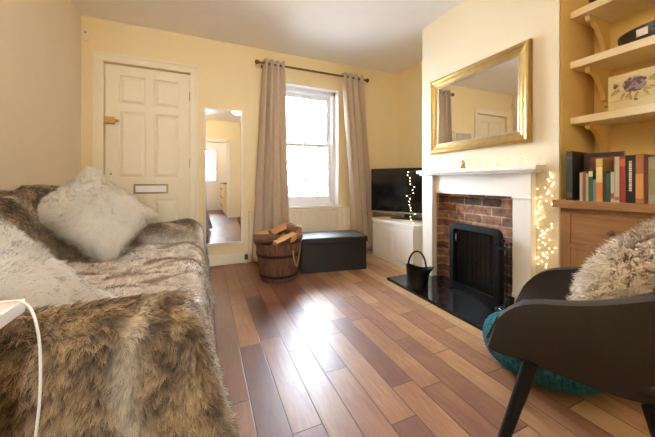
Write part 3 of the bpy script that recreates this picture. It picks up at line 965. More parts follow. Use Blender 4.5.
rd = thing('radiator', (1.1, YF - .06, .1), 'cream panel radiator below the window, behind the curtains', 'radiator')
ro = rd.location.copy()
RX0, RX1, RZ0, RZ1 = .45, 1.73, .10, .575
P = []
nX = 240
for i in range(nX + 1):
    x = RX0 + (RX1 - RX0) * i / nX
    ph_ = ((x - RX0) / .04) % 1
    dpt = .010 * sstep(.12, .3, np.array(min(ph_, 1 - ph_)))
    P.append([(x, YF - .075 + (0 if (zz < .02 or zz > .98) else float(dpt)), RZ0 + (RZ1 - RZ0) * zz) for zz in (0, .019, .06, .94, .981, 1)])
g = MB(ro).grid(P)
g.box((RX0, YF - .068, RZ0), (RX1, YF - .035, RZ1))
g.build('panel', M['radiator'], rd)
g = MB(ro).box((RX0, YF - .080, RZ1 - .001), (RX1, YF - .03, RZ1 + .010), .002)
for k in range(58):
    x = RX0 + .02 + k * .0215
    g.box((x, YF - .074, RZ1 + .009), (x + .012, YF - .040, RZ1 + .012))
g.build('top_grille', M['radiator'], rd)
g = MB(ro)
g.box((RX0 - .004, YF - .082, RZ0), (RX0 + .006, YF - .02, RZ1 + .01), .002).box((RX1 - .006, YF - .082, RZ0), (RX1 + .004, YF - .02, RZ1 + .01), .002)
for x in (.65, 1.5):
    g.box((x, YF - .04, .15), (x + .03, YF - .002, .5))
g.build('side_cover', M['radiator'], rd)
g = MB(ro).tube([(RX0 + .01, YF - .06, .13), (RX0 - .03, YF - .06, .13), (RX0 - .03, YF - .06, .0)], .009, 10); g.build('pipe', M['radiator'], rd, smooth=True)
MB(ro).lathe([(0, 0), (.018, 0), (.02, .02), (.017, .055), (0, .06)], (RX0 - .03, YF - .06, .05), 14).build('valve', M['iron_brown'], rd, smooth=True)

# ------------------------------------------------------------------ log basket and logs
BX, BY = .645, 2.655
bk = thing('log_basket', (BX, BY, 0), 'round wooden slatted log basket full of split firewood', 'basket')
bo = bk.location.copy()
g = MB(bo)
NS, BH, RB, RT = 20, .355, .164, .220
for k in range(NS):
    a0, a1 = 2 * PI * (k + .04) / NS, 2 * PI * (k + .96) / NS
    cr_ = []
    for z in (0., BH * .5, BH + rg.uniform(-.004, .004)):
        r = RB + (RT - RB) * z / BH + .006 * math.sin(PI * z / BH)
        cr_.append([(BX + rr * math.cos(a), BY + rr * math.sin(a), z) for rr, a in ((r, a0), (r, (a0 + a1) / 2), (r, a1), (r - .014, a1), (r - .014, (a0 + a1) / 2), (r - .014, a0))])
    V = [[g.bm.verts.new(p) for p in ring] for ring in cr_]
    for A_, B_ in zip(V, V[1:]):
        for q in range(6):
            g.bm.faces.new((A_[q], A_[(q + 1) % 6], B_[(q + 1) % 6], B_[q]))
    g.bm.faces.new(V[0][::-1]); g.bm.faces.new(V[-1])
g.lathe([(0, .012), (RB - .01, .012), (RB - .01, .026), (0, .026)], (BX, BY, 0), 32)
g.build('staves', M['stave'], bk)
for z0, z1 in ((.235, .262), (.045, .068)):
    r0 = RB + (RT - RB) * z0 / BH + .007; r1 = RB + (RT - RB) * z1 / BH + .007
    MB(bo).lathe([(r0 - .004, z0), (r0 + .003, z0), (r1 + .003, z1), (r1 - .004, z1), (r0 - .004, z0)], (BX, BY, 0), 48).build('hoop', M['hoop'], bk, smooth=True)
for ang in (-1.02, PI - 1.02):
    cpts = []
    for i in range(15):
        t = i / 14
        b_ = ang + (t - .5) * .44
        zz = .300 - .150 * math.sin(PI * t)
        rr = RB + (RT - RB) * max(zz, .05) / BH + .018 + .018 * math.sin(PI * t)
        cpts.append((BX + rr * math.cos(b_), BY + rr * math.sin(b_), zz))
    MB(bo).tube(cpts, .007, 8).build('rope_handle', M['rope'], bk, smooth=True)

def log(label, c, length, r, yaw, pitch, roll, mat2, wedge=True, seed=0):
    rr = random.Random(seed)
    pts = []
    if wedge:
        span = PI * rr.uniform(.62, .85)
        pts = [(0, -.2 * r)]
        for i in range(7):
            a = PI / 2 - span / 2 + span * i / 6
            pts.append((r * math.cos(a) * rr.uniform(.94, 1.06), r * math.sin(a) * rr.uniform(.94, 1.06) * .9))
    else:
        pts = [(r * math.cos(2 * PI * i / 12) * rr.uniform(.93, 1.05), r * math.sin(2 * PI * i / 12) * rr.uniform(.93, 1.05)) for i in range(12)]
    g = MB()
    n = len(pts)
    secs = []
    for k, t in enumerate((-.5, -.46, -.2, .15, .46, .5)):
        s_ = .93 if k in (0, 5) else 1. + rr.uniform(-.04, .04)
        secs.append([g.bm.verts.new((t * length, p[0] * s_ + rr.uniform(-1, 1) * .002, p[1] * s_ + rr.uniform(-1, 1) * .002)) for p in pts])
    for A_, B_ in zip(secs, secs[1:]):
        for q in range(n):
            f = g.bm.faces.new((A_[q], A_[(q + 1) % n], B_[(q + 1) % n], B_[q]))
            f.material_index = 1 if (wedge and q in (0, n - 1)) else 0
    for f in (g.bm.faces.new(secs[0][::-1]), g.bm.faces.new(secs[-1])): f.material_index = 1
    o = g.build('firewood_log', [M['bark'], mat2])
    # build() moved the origin; put the log where it lies
    mt = Matrix.Translation(c) @ Matrix.Rotation(yaw, 4, 'Z') @ Matrix.Rotation(pitch, 4, 'Y') @ Matrix.Rotation(roll, 4, 'X')
    off = o.location.copy()
    for v in o.data.vertices: v.co = v.co + off
    o.matrix_world = mt
    o.location = mt.translation
    o.rotation_euler = mt.to_euler()
    tag(o, label, 'log', 'split logs in the basket')
    return o
LZ = .028
log('long pale split log lying across the front of the basket', (BX + .02, BY - .105, .378 + LZ), .25, .060, .50, -.2, 2.7, M['split'], True, 1)
log('reddish split log at the left front of the basket', (BX - .125, BY - .055, .375 + LZ), .22, .062, -.5, -.06, 2.2, M['split2'], True, 2)
log('broad split log sloping up over the basket back, left', (BX - .095, BY + .075, .412 + LZ), .26, .072, .12, -.12, 2.9, M['split'], True, 3)
log('topmost split log on the middle of the pile', (BX + .01, BY + .02, .462 + LZ), .21, .060, .35, -.3, 3.4, M['split2'], True, 4)
log('dark barked round log on the right of the pile', (BX + .135, BY + .02, .425 + LZ), .17, .054, -.9, .25, 0, M['split2'], False, 5)
log('grey split log leaning on the right rim of the basket', (BX + .14, BY - .085, .372 + LZ), .19, .052, .95, .12, 2.2, M['split'], True, 6)
log('lower log wedged under the pile in the basket middle', (BX, BY + .0, .32), .30, .06, 1.2, 0, 1.2, M['split2'], True, 7)
log('bark covered log standing at the basket back, right', (BX + .06, BY + .13, .40), .22, .056, .2, .1, 0, M['split'], True, 8)

# ------------------------------------------------------------------ black storage trunk
tr = thing('storage_trunk', (1.25, 2.79, 0), 'black faux leather storage trunk under the window', 'storage box', rz=R(-9.5))
MB().box((-.345, -.185, .0), (.345, .185, .30), .006).build('body', M['trunk'], tr)
MB().box((-.357, -.197, .292), (.357, .197, .352), .008).build('lid', M['trunk'], tr)
MB().box((-.347, -.187, .351), (.347, .187, .3535), .001).build('lid_pad', M['trunk'], tr)

# ------------------------------------------------------------------ television cabinet and television
CX = 1.93
cb = thing('media_cabinet', (2.2, 2.63, 0), 'low white television cabinet with panelled doors in the alcove', 'cabinet')
cbo = cb.location.copy()
MB(cbo).box((CX + .02, 2.26, .05), (XR - .022, 3.02, .435), .002).box((CX + .05, 2.27, 0), (XR - .022, 3.01, .05)).build('body', M['white'], cb)
MB(cbo).box((CX, 2.25, .435), (XR - .02, 3.03, .475), .004).build('cabinet_top', M['white'], cb)
MB(cbo).box((CX + .005, 2.255, .0), (CX + .02, 3.02, .055), .002).build('plinth', M['white'], cb)
for y0, y1 in ((2.262, 2.629), (2.641, 3.010)):
    g = MB(cbo)
    z0, z1, st = .064, .417, .05
    g.box((CX + .002, y0, z0), (CX + .019, y0 + st, z1), .002).box((CX + .002, y1 - st, z0), (CX + .019, y1, z1), .002)
    g.box((CX + .0025, y0, z0), (CX + .019, y1, z0 + st), .002).box((CX + .0025, y0, z1 - st), (CX + .019, y1, z1), .002)
    g.box((CX + .010, y0 + st - .002, z0 + st - .002), (CX + .018, y1 - st + .002, z1 - st + .002))
    dd = g.build('door', M['white'], cb)
    MB(cbo).ball((CX - .008, y1 - .025 if y0 < 2.5 else y0 + .025, .36), .010).build('knob', M['white'], dd, smooth=True)

ta = math.atan2(-.53, .345)          # direction along the screen
tvc = Vector((2.245, 2.712, .475))
tv = thing('television', tvc, 'black flat screen television turned towards the room on the white cabinet', 'television', rz=ta)
# local x along the screen (left edge to right edge), front faces local -y
MB().box((-.48, -.018, .062), (.48, .022, .615), .004).build('bezel', M['tvbezel'], tv)
MB().box((-.472, -.0195, .085), (.472, -.0175, .607)).build('screen', M['tvscreen'], tv)
MB().box((-.48, -.021, .060), (.48, -.010, .078), .002).build('lower_trim', M['silver'], tv)
MB().box((-.25, .02, .12), (.25, .05, .45), .01).build('rear_housing', M['tvbezel'], tv)
MB().box((-.20, -.085, .0), (.20, .085, .012), .004).box((-.05, .0, .01), (.05, .02, .10), .003).build('stand', M['tvbezel'], tv)

# ------------------------------------------------------------------ alcove shelves and what stands on them
def shelf(z, label):
    t_ = thing('wall_shelf', (2.29, .5, z), label, 'shelf', 'cream alcove shelves')
    o = t_.location.copy()
    MB(o).box((2.14, -.35, z - .045), (XA - .001, C0 - .005, z), .002).build('board', M['shelf'], t_)
    for yb in (.955, -.15):
        pts = [(XA - .001, z - .045), (2.185, z - .045), (2.18, z - .06), (2.19, z - .078), (2.205, z - .083), (2.225, z - .076), (2.25, z - .085), (2.29, z - .11), (2.33, z - .15), (2.36, z - .20), (2.372, z - .235), (2.395, z - .245), (2.405, z - .27), (XA - .001, z - .275)]
        g = MB(o)
        A_ = [g.bm.verts.new((p[0], yb - .012, p[1])) for p in pts]; B_ = [g.bm.verts.new((p[0], yb + .012, p[1])) for p in pts]
        g.bm.faces.new(A_); g.bm.faces.new(B_[::-1])
        for q in range(len(pts)):
            g.bm.faces.new((A_[q], B_[q], B_[(q + 1) % len(pts)], A_[(q + 1) % len(pts)]))
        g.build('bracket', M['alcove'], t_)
    return t_
SZ = (1.331, 1.687, 2.006)
shelf(SZ[0], 'lowest cream alcove shelf, carrying the flower box')
shelf(SZ[1], 'middle cream alcove shelf, carrying the dark oval tin')
shelf(SZ[2], 'topmost cream alcove shelf, near the ceiling')

bx = thing('flower_box', (2.24, .63, SZ[0]), 'cream plank patterned box with a purple flower on the lowest shelf', 'box')
o = bx.location.copy()
by0, by1, bz0, bz1, bxx = .42, .845, SZ[0] + .001, SZ[0] + .200, 2.155
g = MB(o)
g.box((bxx, by0, bz0), (2.33, by1, bz1 - .001), .002)
rgb = random.Random(3)
for k in range(4):
    z0 = bz0 + k * .0495 + .001
    cut = rgb.uniform(by0 + .1, by1 - .1)
    for ya, yb in ((by0, cut - .0015), (cut + .0015, by1)):
        g.box((bxx - .003, ya, z0), (bxx + .002, yb, z0 + .047), .001)
g.build('body', M['boxcream'], bx)
fy, fz = .735, bz0 + .126
def motif(name, mat, items):
    g = MB(o)
    for (yy, zz, ry, rz_, a, h) in items:
        n = 8
        ring = [g.bm.verts.new((bxx - .0032 - h, yy + ry * math.cos(2 * PI * q / n) * math.cos(a) - rz_ * math.sin(2 * PI * q / n) * math.sin(a), zz + ry * math.cos(2 * PI * q / n) * math.sin(a) + rz_ * math.sin(2 * PI * q / n) * math.cos(a))) for q in range(n)]
        g.bm.faces.new(ring)
    g.build(name, mat, bx)
its = []; its2 = []
for k in range(150):
    a = rgb.random() * 2 * PI; q = math.sqrt(rgb.random())
    it = (fy + .044 * q * math.cos(a), fz + .037 * q * math.sin(a), .009, .007, rgb.random() * 3, .0004 + .00003 * k)
    (its if rgb.random() < .5 else its2).append(it)
motif('purple_petals', M['petal'], its); motif('lilac_petals', M['petal_pale'], its2)
its = []
for k in range(16):
    a = rgb.choice([rgb.uniform(-.6, .5), rgb.uniform(PI - .5, PI + .9), rgb.uniform(PI * 1.2, PI * 1.8)])
    its.append((fy + .082 * math.cos(a) * rgb.uniform(.85, 1.2), fz + .055 * math.sin(a) * rgb.uniform(.85, 1.25), .020, .007, a + rgb.uniform(-.5, .5), .0002 + .00002 * k))
motif('printed_leaves', M['leafprint'], its)
motif('dark_bud', M['petal'], [(fy - .005, fz - .085, .010, .006, .3, .0006)])
motif('dark_bud', M['petal'], [(fy + .078, fz + .005, .010, .012, .3, .0007)])

tn = thing('oval_tin', (2.28, .655, SZ[1]), 'dark oval tin with a small white label on the middle shelf', 'tin')
o = tn.location.copy()
MB(o).lathe([(0, .001), (.150, .001), (.152, .004), (.152, .058), (0, .058)], o, 48, .82, 1.22).build('body', M['tin'], tn, smooth=True)
MB(o).lathe([(0, .052), (.156, .052), (.157, .076), (.150, .082), (0, .083)], o, 48, .82, 1.22).build('lid', M['tin'], tn, smooth=True)
lab = []
for i in range(7):
    a = PI + (-.15 - .042 * i)
    lab.append([(o.x + .1595 * .82 * math.cos(a), o.y + .1595 * 1.22 * math.sin(a), o.z + zz) for zz in (.022, .062)])
MB(o).grid(lab).build('label', M['paper'], tn)
MB(o).grid([[(p[0] - .0006, p[1], p[2]) for p in q] for q in lab]).bm.free()

bw = MB().lathe([(0, .0), (.03, .0), (.034, .006), (.05, .03), (.056, .06), (.052, .06), (.046, .03), (0, .012)], (2.20, .90, SZ[2] + .001), 24).build('small_bowl', M['tin'], smooth=True)
tag(bw, 'small dark bowl at the end of the topmost shelf', 'bowl')

# ------------------------------------------------------------------ oak dresser and books
DZ0 = .8135
ds = thing('oak_dresser', (1.90, 1.0, 0), 'oak dresser with drawers and small dark knobs in the alcove', 'dresser', rz=R(5))
# local: x into the alcove, y towards the chimney (0 is the far end), front at x=0
DW = 1.05
MB().box((0, -DW, DZ0 - .043), (.36, 0, DZ0), .003).build('dresser_top', M['oak'], ds)
MB().box((.035, -DW + .03, .05), (.35, -.03, DZ0 - .043)).box((.028, -.075, 0), (.07, -.028, DZ0 - .043), .002).box((.028, -DW + .028, 0), (.07, -DW + .075, DZ0 - .043), .002).box((.028, -DW + .03, DZ0 - .071), (.06, -.03, DZ0 - .043), .002).box((.028, -DW + .03, .54), (.06, -.03, .565), .002).box((.028, -DW + .03, .05), (.06, -.03, .10), .002).box((.028, -.465, .05), (.06, -.435, DZ0 - .05), .002).build('carcass', M['oak_v'], ds)
for y0, y1 in ((-.43, -.078), (-.972, -.47)):
    dr = MB().box((.030, y0, .568), (.045, y1, DZ0 - .074), .003).build('drawer', M['oak'], ds)
    MB().tube([(.030, (y0 + y1) / 2, .655), (.016, (y0 + y1) / 2, .655)], .006, 10).ball((.006, (y0 + y1) / 2, .655), .016, 14, 10).build('knob', M['iron_brown'], dr, smooth=True)
    g = MB()
    z0, z1, st = .105, .537, .065
    g.box((.030, y0, z0), (.046, y0 + st, z1), .002).box((.030, y1 - st, z0), (.046, y1, z1), .002).box((.0305, y0, z0), (.046, y1, z0 + st), .002).box((.0305, y0, z1 - st), (.046, y1, z1), .002)
    g.box((.039, y0 + st - .002, z0 + st - .002), (.045, y1 - st + .002, z1 - st + .002))
    for q in range(1, 5):
        yy = y0 + st + (y1 - y0 - 2 * st) * q / 5
        g.box((.037, yy - .001, z0 + st), (.04, yy + .001, z1 - st))
    dd = g.build('door', M['oak_v'], ds)
    MB().ball((.012, y0 + .03, .33), .015, 14, 10).build('knob', M['iron_brown'], dd, smooth=True)

ca, sa = math.cos(R(5)), math.sin(R(5))
def dl(x, y, z):
    return Vector((1.90 + ca * x - sa * y, 1.0 + sa * x + ca * y, z))
def book(y, th, h, dep, col, label, lean=0., x=.03, band=None, letters=None, face=False):
    """y: far side of the spine in dresser coordinates; th thickness"""
    m = plain('book_cover', [c_ * .75 for c_ in col], .5, var=.06, vscale=30)  # covers darkened to paint in the alcove's weaker light
    t_ = thing('book', dl(x, y - th / 2, DZ0), label, 'book', 'books on the oak dresser', rz=R(5))
    t_.rotation_euler = (lean, 0, R(5))
    MB().box((0, -th / 2, 0), (.003, th / 2, h), .001).box((0, -th / 2, 0), (dep, -th / 2 + .002, h)).box((0, th / 2 - .002, 0), (dep, th / 2, h)).build('cover', m, t_)
    MB().box((.003, -th / 2 + .002, .003), (dep - .003, th / 2 - .002, h - .003)).build('pages', M['paper'], t_)
    if band:
        for z0, z1, bc in band:
            MB().box((-.0008, -th / 2 + .0005, z0 * h), (.0005, th / 2 - .0005, z1 * h)).build('spine_band', plain('spine_band', bc, .5), t_)
    if letters:
        g = MB()
        zz = .25 * h; rr = random.Random(9)
        while zz < .88 * h:
            l_ = rr.uniform(.004, .009)
            g.box((-.0012, -th * .16, zz), (-.0004, th * .16, zz + l_)); zz += l_ + .003
        g.build('spine_lettering', M['paper'], t_)
    return t_
# tall books at the far end; one shows its front cover behind a row of small ones
book(-.056, .030, .285, .20, (.045, .05, .03), 'tall dark green book at the chimney end of the row', x=.03, band=[(.06, .16, (.10, .09, .05)), (.84, .9, (.10, .09, .05))])
t_ = thing('book', dl(.165, -.175, DZ0), 'large book showing its dark picture cover behind the small books', 'book', 'books on the oak dresser', rz=R(5))
MB().box((0, -.085, 0), (.003, .085, .275), .001).box((.022, -.085, 0), (.025, .085, .275), .001).box((0, .082, 0), (.025, .085, .275)).build('cover', plain('cover_dark', (.05, .028, .03), .35, var=.6, vscale=14), t_)
MB().box((.003, -.083, .003), (.022, .082, .272)).build('pages', M['paper'], t_)
MB().box((-.001, -.06, .15), (.0005, .055, .25)).build('cover_picture', plain('cover_picture', (.22, .07, .04), .4, var=.9, vscale=30), t_)
row = [  # thickness, height, depth, colour, label
    (.016, .110 + .05, .11, (.68, .54, .34), 'slim cream paperback, first of the small books before the picture cover', None, None),
    (.015, .165, .11, (.38, .13, .05), 'small red brown paperback between two slim cream ones', None, None),
    (.012, .155, .11, (.66, .52, .32), 'slim cream paperback beside the green one', None, None),
    (.022, .170, .11, (.06, .17, .07), 'small green paperback with a pale top band', [(.80, .97, (.66, .60, .40))], None),
    (.014, .120, .10, (.30, .36, .38), 'low pale blue booklet beside the yellow book', None, None),
    (.032, .232, .16, (.66, .46, .12), 'tall yellow book with an orange lower spine', [(.03, .45, (.62, .22, .04)), (.45, .8, (.72, .55, .22))], None),
    (.018, .165, .12, (.10, .07, .04), 'low dark brown paperback right of the yellow book', None, None),
    (.016, .155, .12, (.05, .14, .09), 'low dark green paperback beside a white one', None, None),
    (.017, .160, .12, (.74, .66, .50), 'low white paperback between the green and the tall cream book', [(.12, .3, (.35, .10, .05))], None),
    (.022, .238, .16, (.74, .62, .40), 'tall cream book left of the red one', [(.05, .12, (.5, .15, .08))], None),
    (.026, .240, .16, (.42, .05, .03), 'tall red book beside the black one', [(.78, .94, (.55, .12, .04))], None),
    (.040, .242, .17, (.018, .014, .013), 'thick black book with pale lettering down its spine', None, True),
    (.034, .245, .17, (.52, .20, .05), 'thick orange brown hardback right of the black book', [(.1, .6, (.62, .28, .08))], None),
    (.016, .235, .16, (.16, .05, .03), 'slim dark maroon book beside the orange hardback', None, None),
    (.030, .228, .16, (.48, .40, .22), 'mottled beige and green book near the right end', [(.2, .75, (.30, .26, .10))], None),
    (.022, .238, .16, (.60, .44, .20), 'tan book beside the blue and white one', None, None),
    (.034, .215, .15, (.06, .10, .24), 'dark blue book with a white block on its spine', [(.35, .62, (.72, .68, .62))], None),
    (.028, .225, .16, (.40, .10, .06), 'brick red book at the near end of the row', None, None),
]
yy = -.118
for th, h, dp, colr, lab_, bnd, let in row:
    th *= .82
    book(yy, th, h, dp, colr, lab_, x=.032, band=bnd, letters=let)
    yy -= th + .0012

# ------------------------------------------------------------------ sofa, throw and cushions
SX0, SX1, SY0_, SY1_ = XL + .03, -.02, .84, 2.64
sf = thing('sofa', (-.5, 1.74, 0), 'sofa along the left wall, hidden under a fur throw', 'sofa')
so_ = sf.location.copy()
MB(so_).box((SX0, SY0_ + .02, .10), (SX1, SY1_ - .02, .33), .02).build('frame', M['sofa'], sf)
for y0, y1 in ((SY0_ + .20, 1.735), (1.745, SY1_ - .20)):
    MB(so_).box((SX0 + .22, y0, .325), (SX1 - .005, y1, .445), .03, 3).build('seat_cushion', M['sofa'], sf)
MB(so_).box((SX0, SY0_ + .03, .30), (SX0 + .22, SY1_ - .03, .84), .05, 3).build('backrest', M['sofa'], sf)
for y0, y1 in ((SY0_ + .02, SY0_ + .19), (SY1_ - .19, SY1_)):
    MB(so_).box((SX0 + .02, y0, .12), (SX1 - .05, y1, .535), .045, 3).build('armrest', M['sofa'], sf)
for x in (SX0 + .06, SX1 - .07):
    for y in (SY0_ + .07, SY1_ - .07):
        MB(so_).tube([(x, y, .0), (x, y, .11)], [.02, .026], 12).build('leg', M['legdark'], sf)

def Htop(x, y):
    n = np.stack([x * 3, y * 3, x * 0], -1)
    w1 = vnoise(n, 2.2, 3) - .5; w2 = vnoise(n, 5., 8) - .5
    seat = .462 + .02 * w1 + .016 * w2 + .012 * np.sin(x * 9 + y * 26 + 4 * w1)
    near = .570 - .10 * np.clip((.875 - y) / .06, 0, 1) ** 2.2 - .06 * np.clip((x + .10) / .09, 0, 1) ** 2 + .010 * w1
    far = .603 - .08 * np.clip((y - 2.58) / .08, 0, 1) ** 2 - .07 * np.clip((x + .12) / .11, 0, 1) ** 2 + .03 * w1
    back = .865 + .030 * w1 + .022 * w2 + .02 * np.sin(y * 17 + 3 * w2)
    seat = seat - .07 * np.clip((x + .09) / .09, 0, 1) ** 2.2
    z = seat
    z = z + (near - z) * (1 - sstep(1.015, 1.09, y))
    kf = sstep(2.37, 2.45, y)
    z = z + np.maximum(far - z, 0) * kf
    kb = 1 - sstep(-.83, -.70, x)
    z = z + np.maximum(back - z, 0) * kb
    return z
NU, NV = 190, 120
yn, yf_, xb, xf_ = .815, 2.665, XL + .045, -.025
us = np.concatenate([np.linspace(1, 0, 44)[:-1] * -1, np.linspace(0, 1, NU - 63), 1 + np.linspace(0, 1, 21)[1:]])
vs = np.concatenate([np.linspace(0, 1, NV - 30), 1 + np.linspace(0, 1, 31)[1:]])
U, Vv = np.meshgrid(us, vs, indexing='ij')
fu = np.clip(-U, 0, 1); ff = np.clip(U - 1, 0, 1); fv = np.clip(Vv - 1, 0, 1)
yb_ = yn + (yf_ - yn) * np.clip(U, 0, 1); xb_ = xb + (xf_ - xb) * np.clip(Vv, 0, 1)
zt = Htop(xb_, yb_)
fr_ = np.maximum(np.maximum(fu, fv), ff)
hem = np.where(fu >= fv, .025, .05 + .03 * np.sin(yb_ * 7)) + .0 * ff
hem = np.where(ff > fv, .22, hem)
Zz = zt - fr_ * (zt - hem)
nz = np.stack([xb_ * 1.0, yb_ * 1.0, Zz], -1)
fold = np.sin(xb_ * 21 + 2.5 * vnoise(nz, 4, 2) + 1.2) * .6 + (vnoise(nz * np.array([1, 1, .35]), 8, 5) - .5) * 1.4
foldy = np.sin(yb_ * 15 + 2.5 * vnoise(nz, 4, 12)) * .6 + (vnoise(nz * np.array([1, 1, .35]), 7, 15) - .5) * 1.4
puff = np.sin(np.clip(fr_ * 1.0, 0, 1) * PI * .5)
Yy = yb_ - puff * (fu > 0) * (.012 + .014 * fold * np.sqrt(fu)) - fu * .012 + ff * (.02 + .01 * fold)
Xx = xb_ + puff * (fv > 0) * (.014 + .014 * foldy * np.sqrt(fv)) + fv * (.05 + .055 * (1 - sstep(.85, 1.3, yb_)))
# round the upright edges of the near arm where both drops meet
TV = np.stack([Xx, Yy, Zz], -1).reshape(-1, 3)
TQ = grid_quads(NU, NV)
TQ = TQ[:, ::-1]

def throw_flow(P, N):
    f = np.zeros_like(P)
    top = N[:, 2] > .6
    f[:, 2] = -1.
    f[top] = np.array([.8, -.45, 0])
    wob = np.stack([vnoise(P, 7, 21) - .5, vnoise(P, 7, 22) - .5, vnoise(P, 7, 23) - .5], 1)
    return f * .75 + wob * 1.5
def throw_colour(P, rng):
    n1 = vnoise(P, 5, 31); n2 = vnoise(P, 16, 32); n3 = vnoise(P, 45, 33)
    near = 1 - sstep(.98, 1.08, P[:, 1])
    back = np.maximum(1 - sstep(-.80, -.66, P[:, 0]), sstep(2.34, 2.44, P[:, 1]))
    # pale stripes run down the near arm, across the seat they run from back to front
    s1 = P[:, 0] + .05 * (P[:, 2] - .4) + .07 * (n1 - .5)
    st1 = np.exp(-((((s1 + .04) % .27) - .135) / .024) ** 2)
    s2 = P[:, 1] + .12 * (n1 - .5) + .10 * P[:, 0]
    st2 = np.exp(-(((s2 % .165) - .08) / .040) ** 2)
    st3 = np.exp(-(((P[:, 0] * .5 + P[:, 1] + P[:, 2] + .12 * n1) % .24 - .12) / .03) ** 2)
    stripe = near * st1 + (1 - near) * (1 - back) * st2 + (1 - near) * back * st3
    stripe = np.clip(stripe, 0, 1)[:, None]
    dark = np.array([.040, .024, .013]); tan = np.array([.60, .42, .225]); pale = np.array([.82, .70, .50])
    greyp = np.array([.95, .89, .84]); brn = np.array([.20, .12, .06])
    seat = (np.maximum((1 - near) * (1 - back), sstep(-.10, -.02, P[:, 0]) * .8 * sstep(.84, .95, P[:, 1])))[:, None]  # pale seat fibres; front drop also whitened for window light
    cell = np.floor(P / .0135).astype(np.int64)
    hc = hash3(cell[:, 0], cell[:, 1], cell[:, 2], 77)
    mixn = np.clip(sstep(.3, .72, n2) * .7 + (hc - .5) * .9 + .15, 0, 1)[:, None]
    root = dark * (1 - mixn) + brn * .8 * mixn
    mid = brn * .6 * (1 - mixn) + (tan * .75) * mixn
    tip = (tan * .40) * (1 - mixn) + (tan * 1.5) * mixn
    t3 = rng.random(len(P))[:, None]
    tip = tip * (.65 + .7 * t3)
    sp = stripe * .95
    pk = (.75 + .35 * hc)[:, None]
    root = root * (1 - sp) + pale * .5 * sp * pk
    mid = mid * (1 - sp) + pale * .85 * sp * pk
    tip = tip * (1 - sp) + pale * 1.1 * sp * pk
    streak = vnoise(P * np.array([1., 7., 3.]), 4., 61)
    dk = (np.clip(sstep(.58, .74, streak) * .75 + (hc > .92) * .15, 0, 1))[:, None]
    gr = greyp * (.8 + .3 * hc)[:, None]
    sr, sm, stp = gr * .85, gr * 1., gr * 1.15
    sr = sr * (1 - dk) + brn * dk; sm = sm * (1 - dk) + brn * 1.2 * dk; stp = stp * (1 - dk) + tan * .75 * dk
    q = seat * .95
    root = root * (1 - q) + sr * q; mid = mid * (1 - q) + sm * q; tip = tip * (1 - q) + stp * q
    k = (.8 + .4 * n3)[:, None]
    return root * k, mid * k, tip * k
def cam_d(P):
    return np.maximum(.55, np.sqrt((P ** 2 * np.array([1, 1, 0])).sum(1) + (P[:, 2] - .92) ** 2))
throw = fur_object('fur_throw', TV, TQ, 230000, M['fur'],
                   lambda P: np.where(P[:, 1] < 1.05, .025, .014), lambda P: .0008 + .0010 * cam_d(P),
                   throw_flow, throw_colour, dens=lambda c: 1 / cam_d(c) ** 1.7, lift=.60, jitter=.36, gravity=.35, clump=.0125, clump_amt=.78, seed=3, hem=True)
tag(throw, 'brown and cream striped faux fur throw covering the sofa', 'throw')

def pillow_mesh(a, b, t, c, ex, ey, n=36, bulge=.62, pinch=.10):
    ex = Vector(ex).normalized(); ez = ex.cross(Vector(ey)).normalized(); ey = ez.cross(ex).normalized()
    E = np.array([ex, ey, ez])
    u = np.sin(np.linspace(-PI / 2, PI / 2, n))
    UU, WW = np.meshgrid(u, u, indexing='ij')
    h = t * (np.clip((1 - UU ** 2), 0, 1) * np.clip((1 - WW ** 2), 0, 1)) ** (bulge / 2 + .08)
    px = UU * a * (1 - pinch * (1 - WW ** 2)); py = WW * b * (1 - pinch * (1 - UU ** 2))
    top = np.stack([px, py, h], -1).reshape(-1, 3); bot = np.stack([px, py, -h * .9], -1).reshape(-1, 3)
    V = np.concatenate([top, bot])
    Q1 = grid_quads(n, n); Q2 = grid_quads(n, n, n * n)[:, ::-1]
    return V @ E + np.array(c), np.concatenate([Q1, Q2]), np.array(c)

def fluffy(name, label, V, Q, ctr, n, mat, L, wd, cols, group=None, jit=.7, grav=.35, clump=.03, curl=0., lift=.5, seed=5, camt=.55, rnd=1.):
    def flow(P, N):
        wob = np.stack([vnoise(P, 9, 41 + seed) - .5, vnoise(P, 9, 42 + seed) - .5, vnoise(P, 9, 43 + seed) - .5], 1)
        out = unit(P - ctr)
        return out * .35 + wob * 2.2 * rnd + np.array([0, 0, -.45])
    def colour(P, rng):
        k = (.85 + .3 * rng.random(len(P)))[:, None] * (.88 + .24 * vnoise(P, 20, seed))[:, None]
        return [np.clip(np.array(c) * k, 0, .92) for c in cols]
    o = fur_object(name, V, Q, n, mat, L, wd, flow, colour, lift=lift, jitter=jit, gravity=grav, clump=clump, clump_amt=camt, curl=curl, seed=seed)
    return tag(o, label, 'cushion', group)

WCOL = [(.90, .83, .71), (.94, .89, .79), (.95, .92, .85)]  # far cushion's white, with the warm room light mixed in
V, Q, c_ = pillow_mesh(.240, .210, .09, (-.582, 2.055, .73), (.336, .03, -.295), (.141, .223, .208))
fluffy('fluffy_cushion', 'white long haired cushion at the far end of the sofa near the door', V, Q, c_, 60000, M['whitefur'], .032, .0019, WCOL, jit=.45, seed=5, lift=.34, camt=.3, rnd=.7)
V, Q, c_ = pillow_mesh(.25, .19, .085, (-.60, 1.215, .545), (.73, -.2, -.60), (.27, .75, .60))
fluffy('fluffy_cushion', 'white long haired cushion behind the near sofa arm, partly out of frame', V, Q, c_, 70000, M['whitefur'], .028, .0013, [(.93, .91, .88), (.96, .95, .93), (.96, .95, .94)], jit=.4, seed=6, lift=.34, camt=.25, rnd=.7)

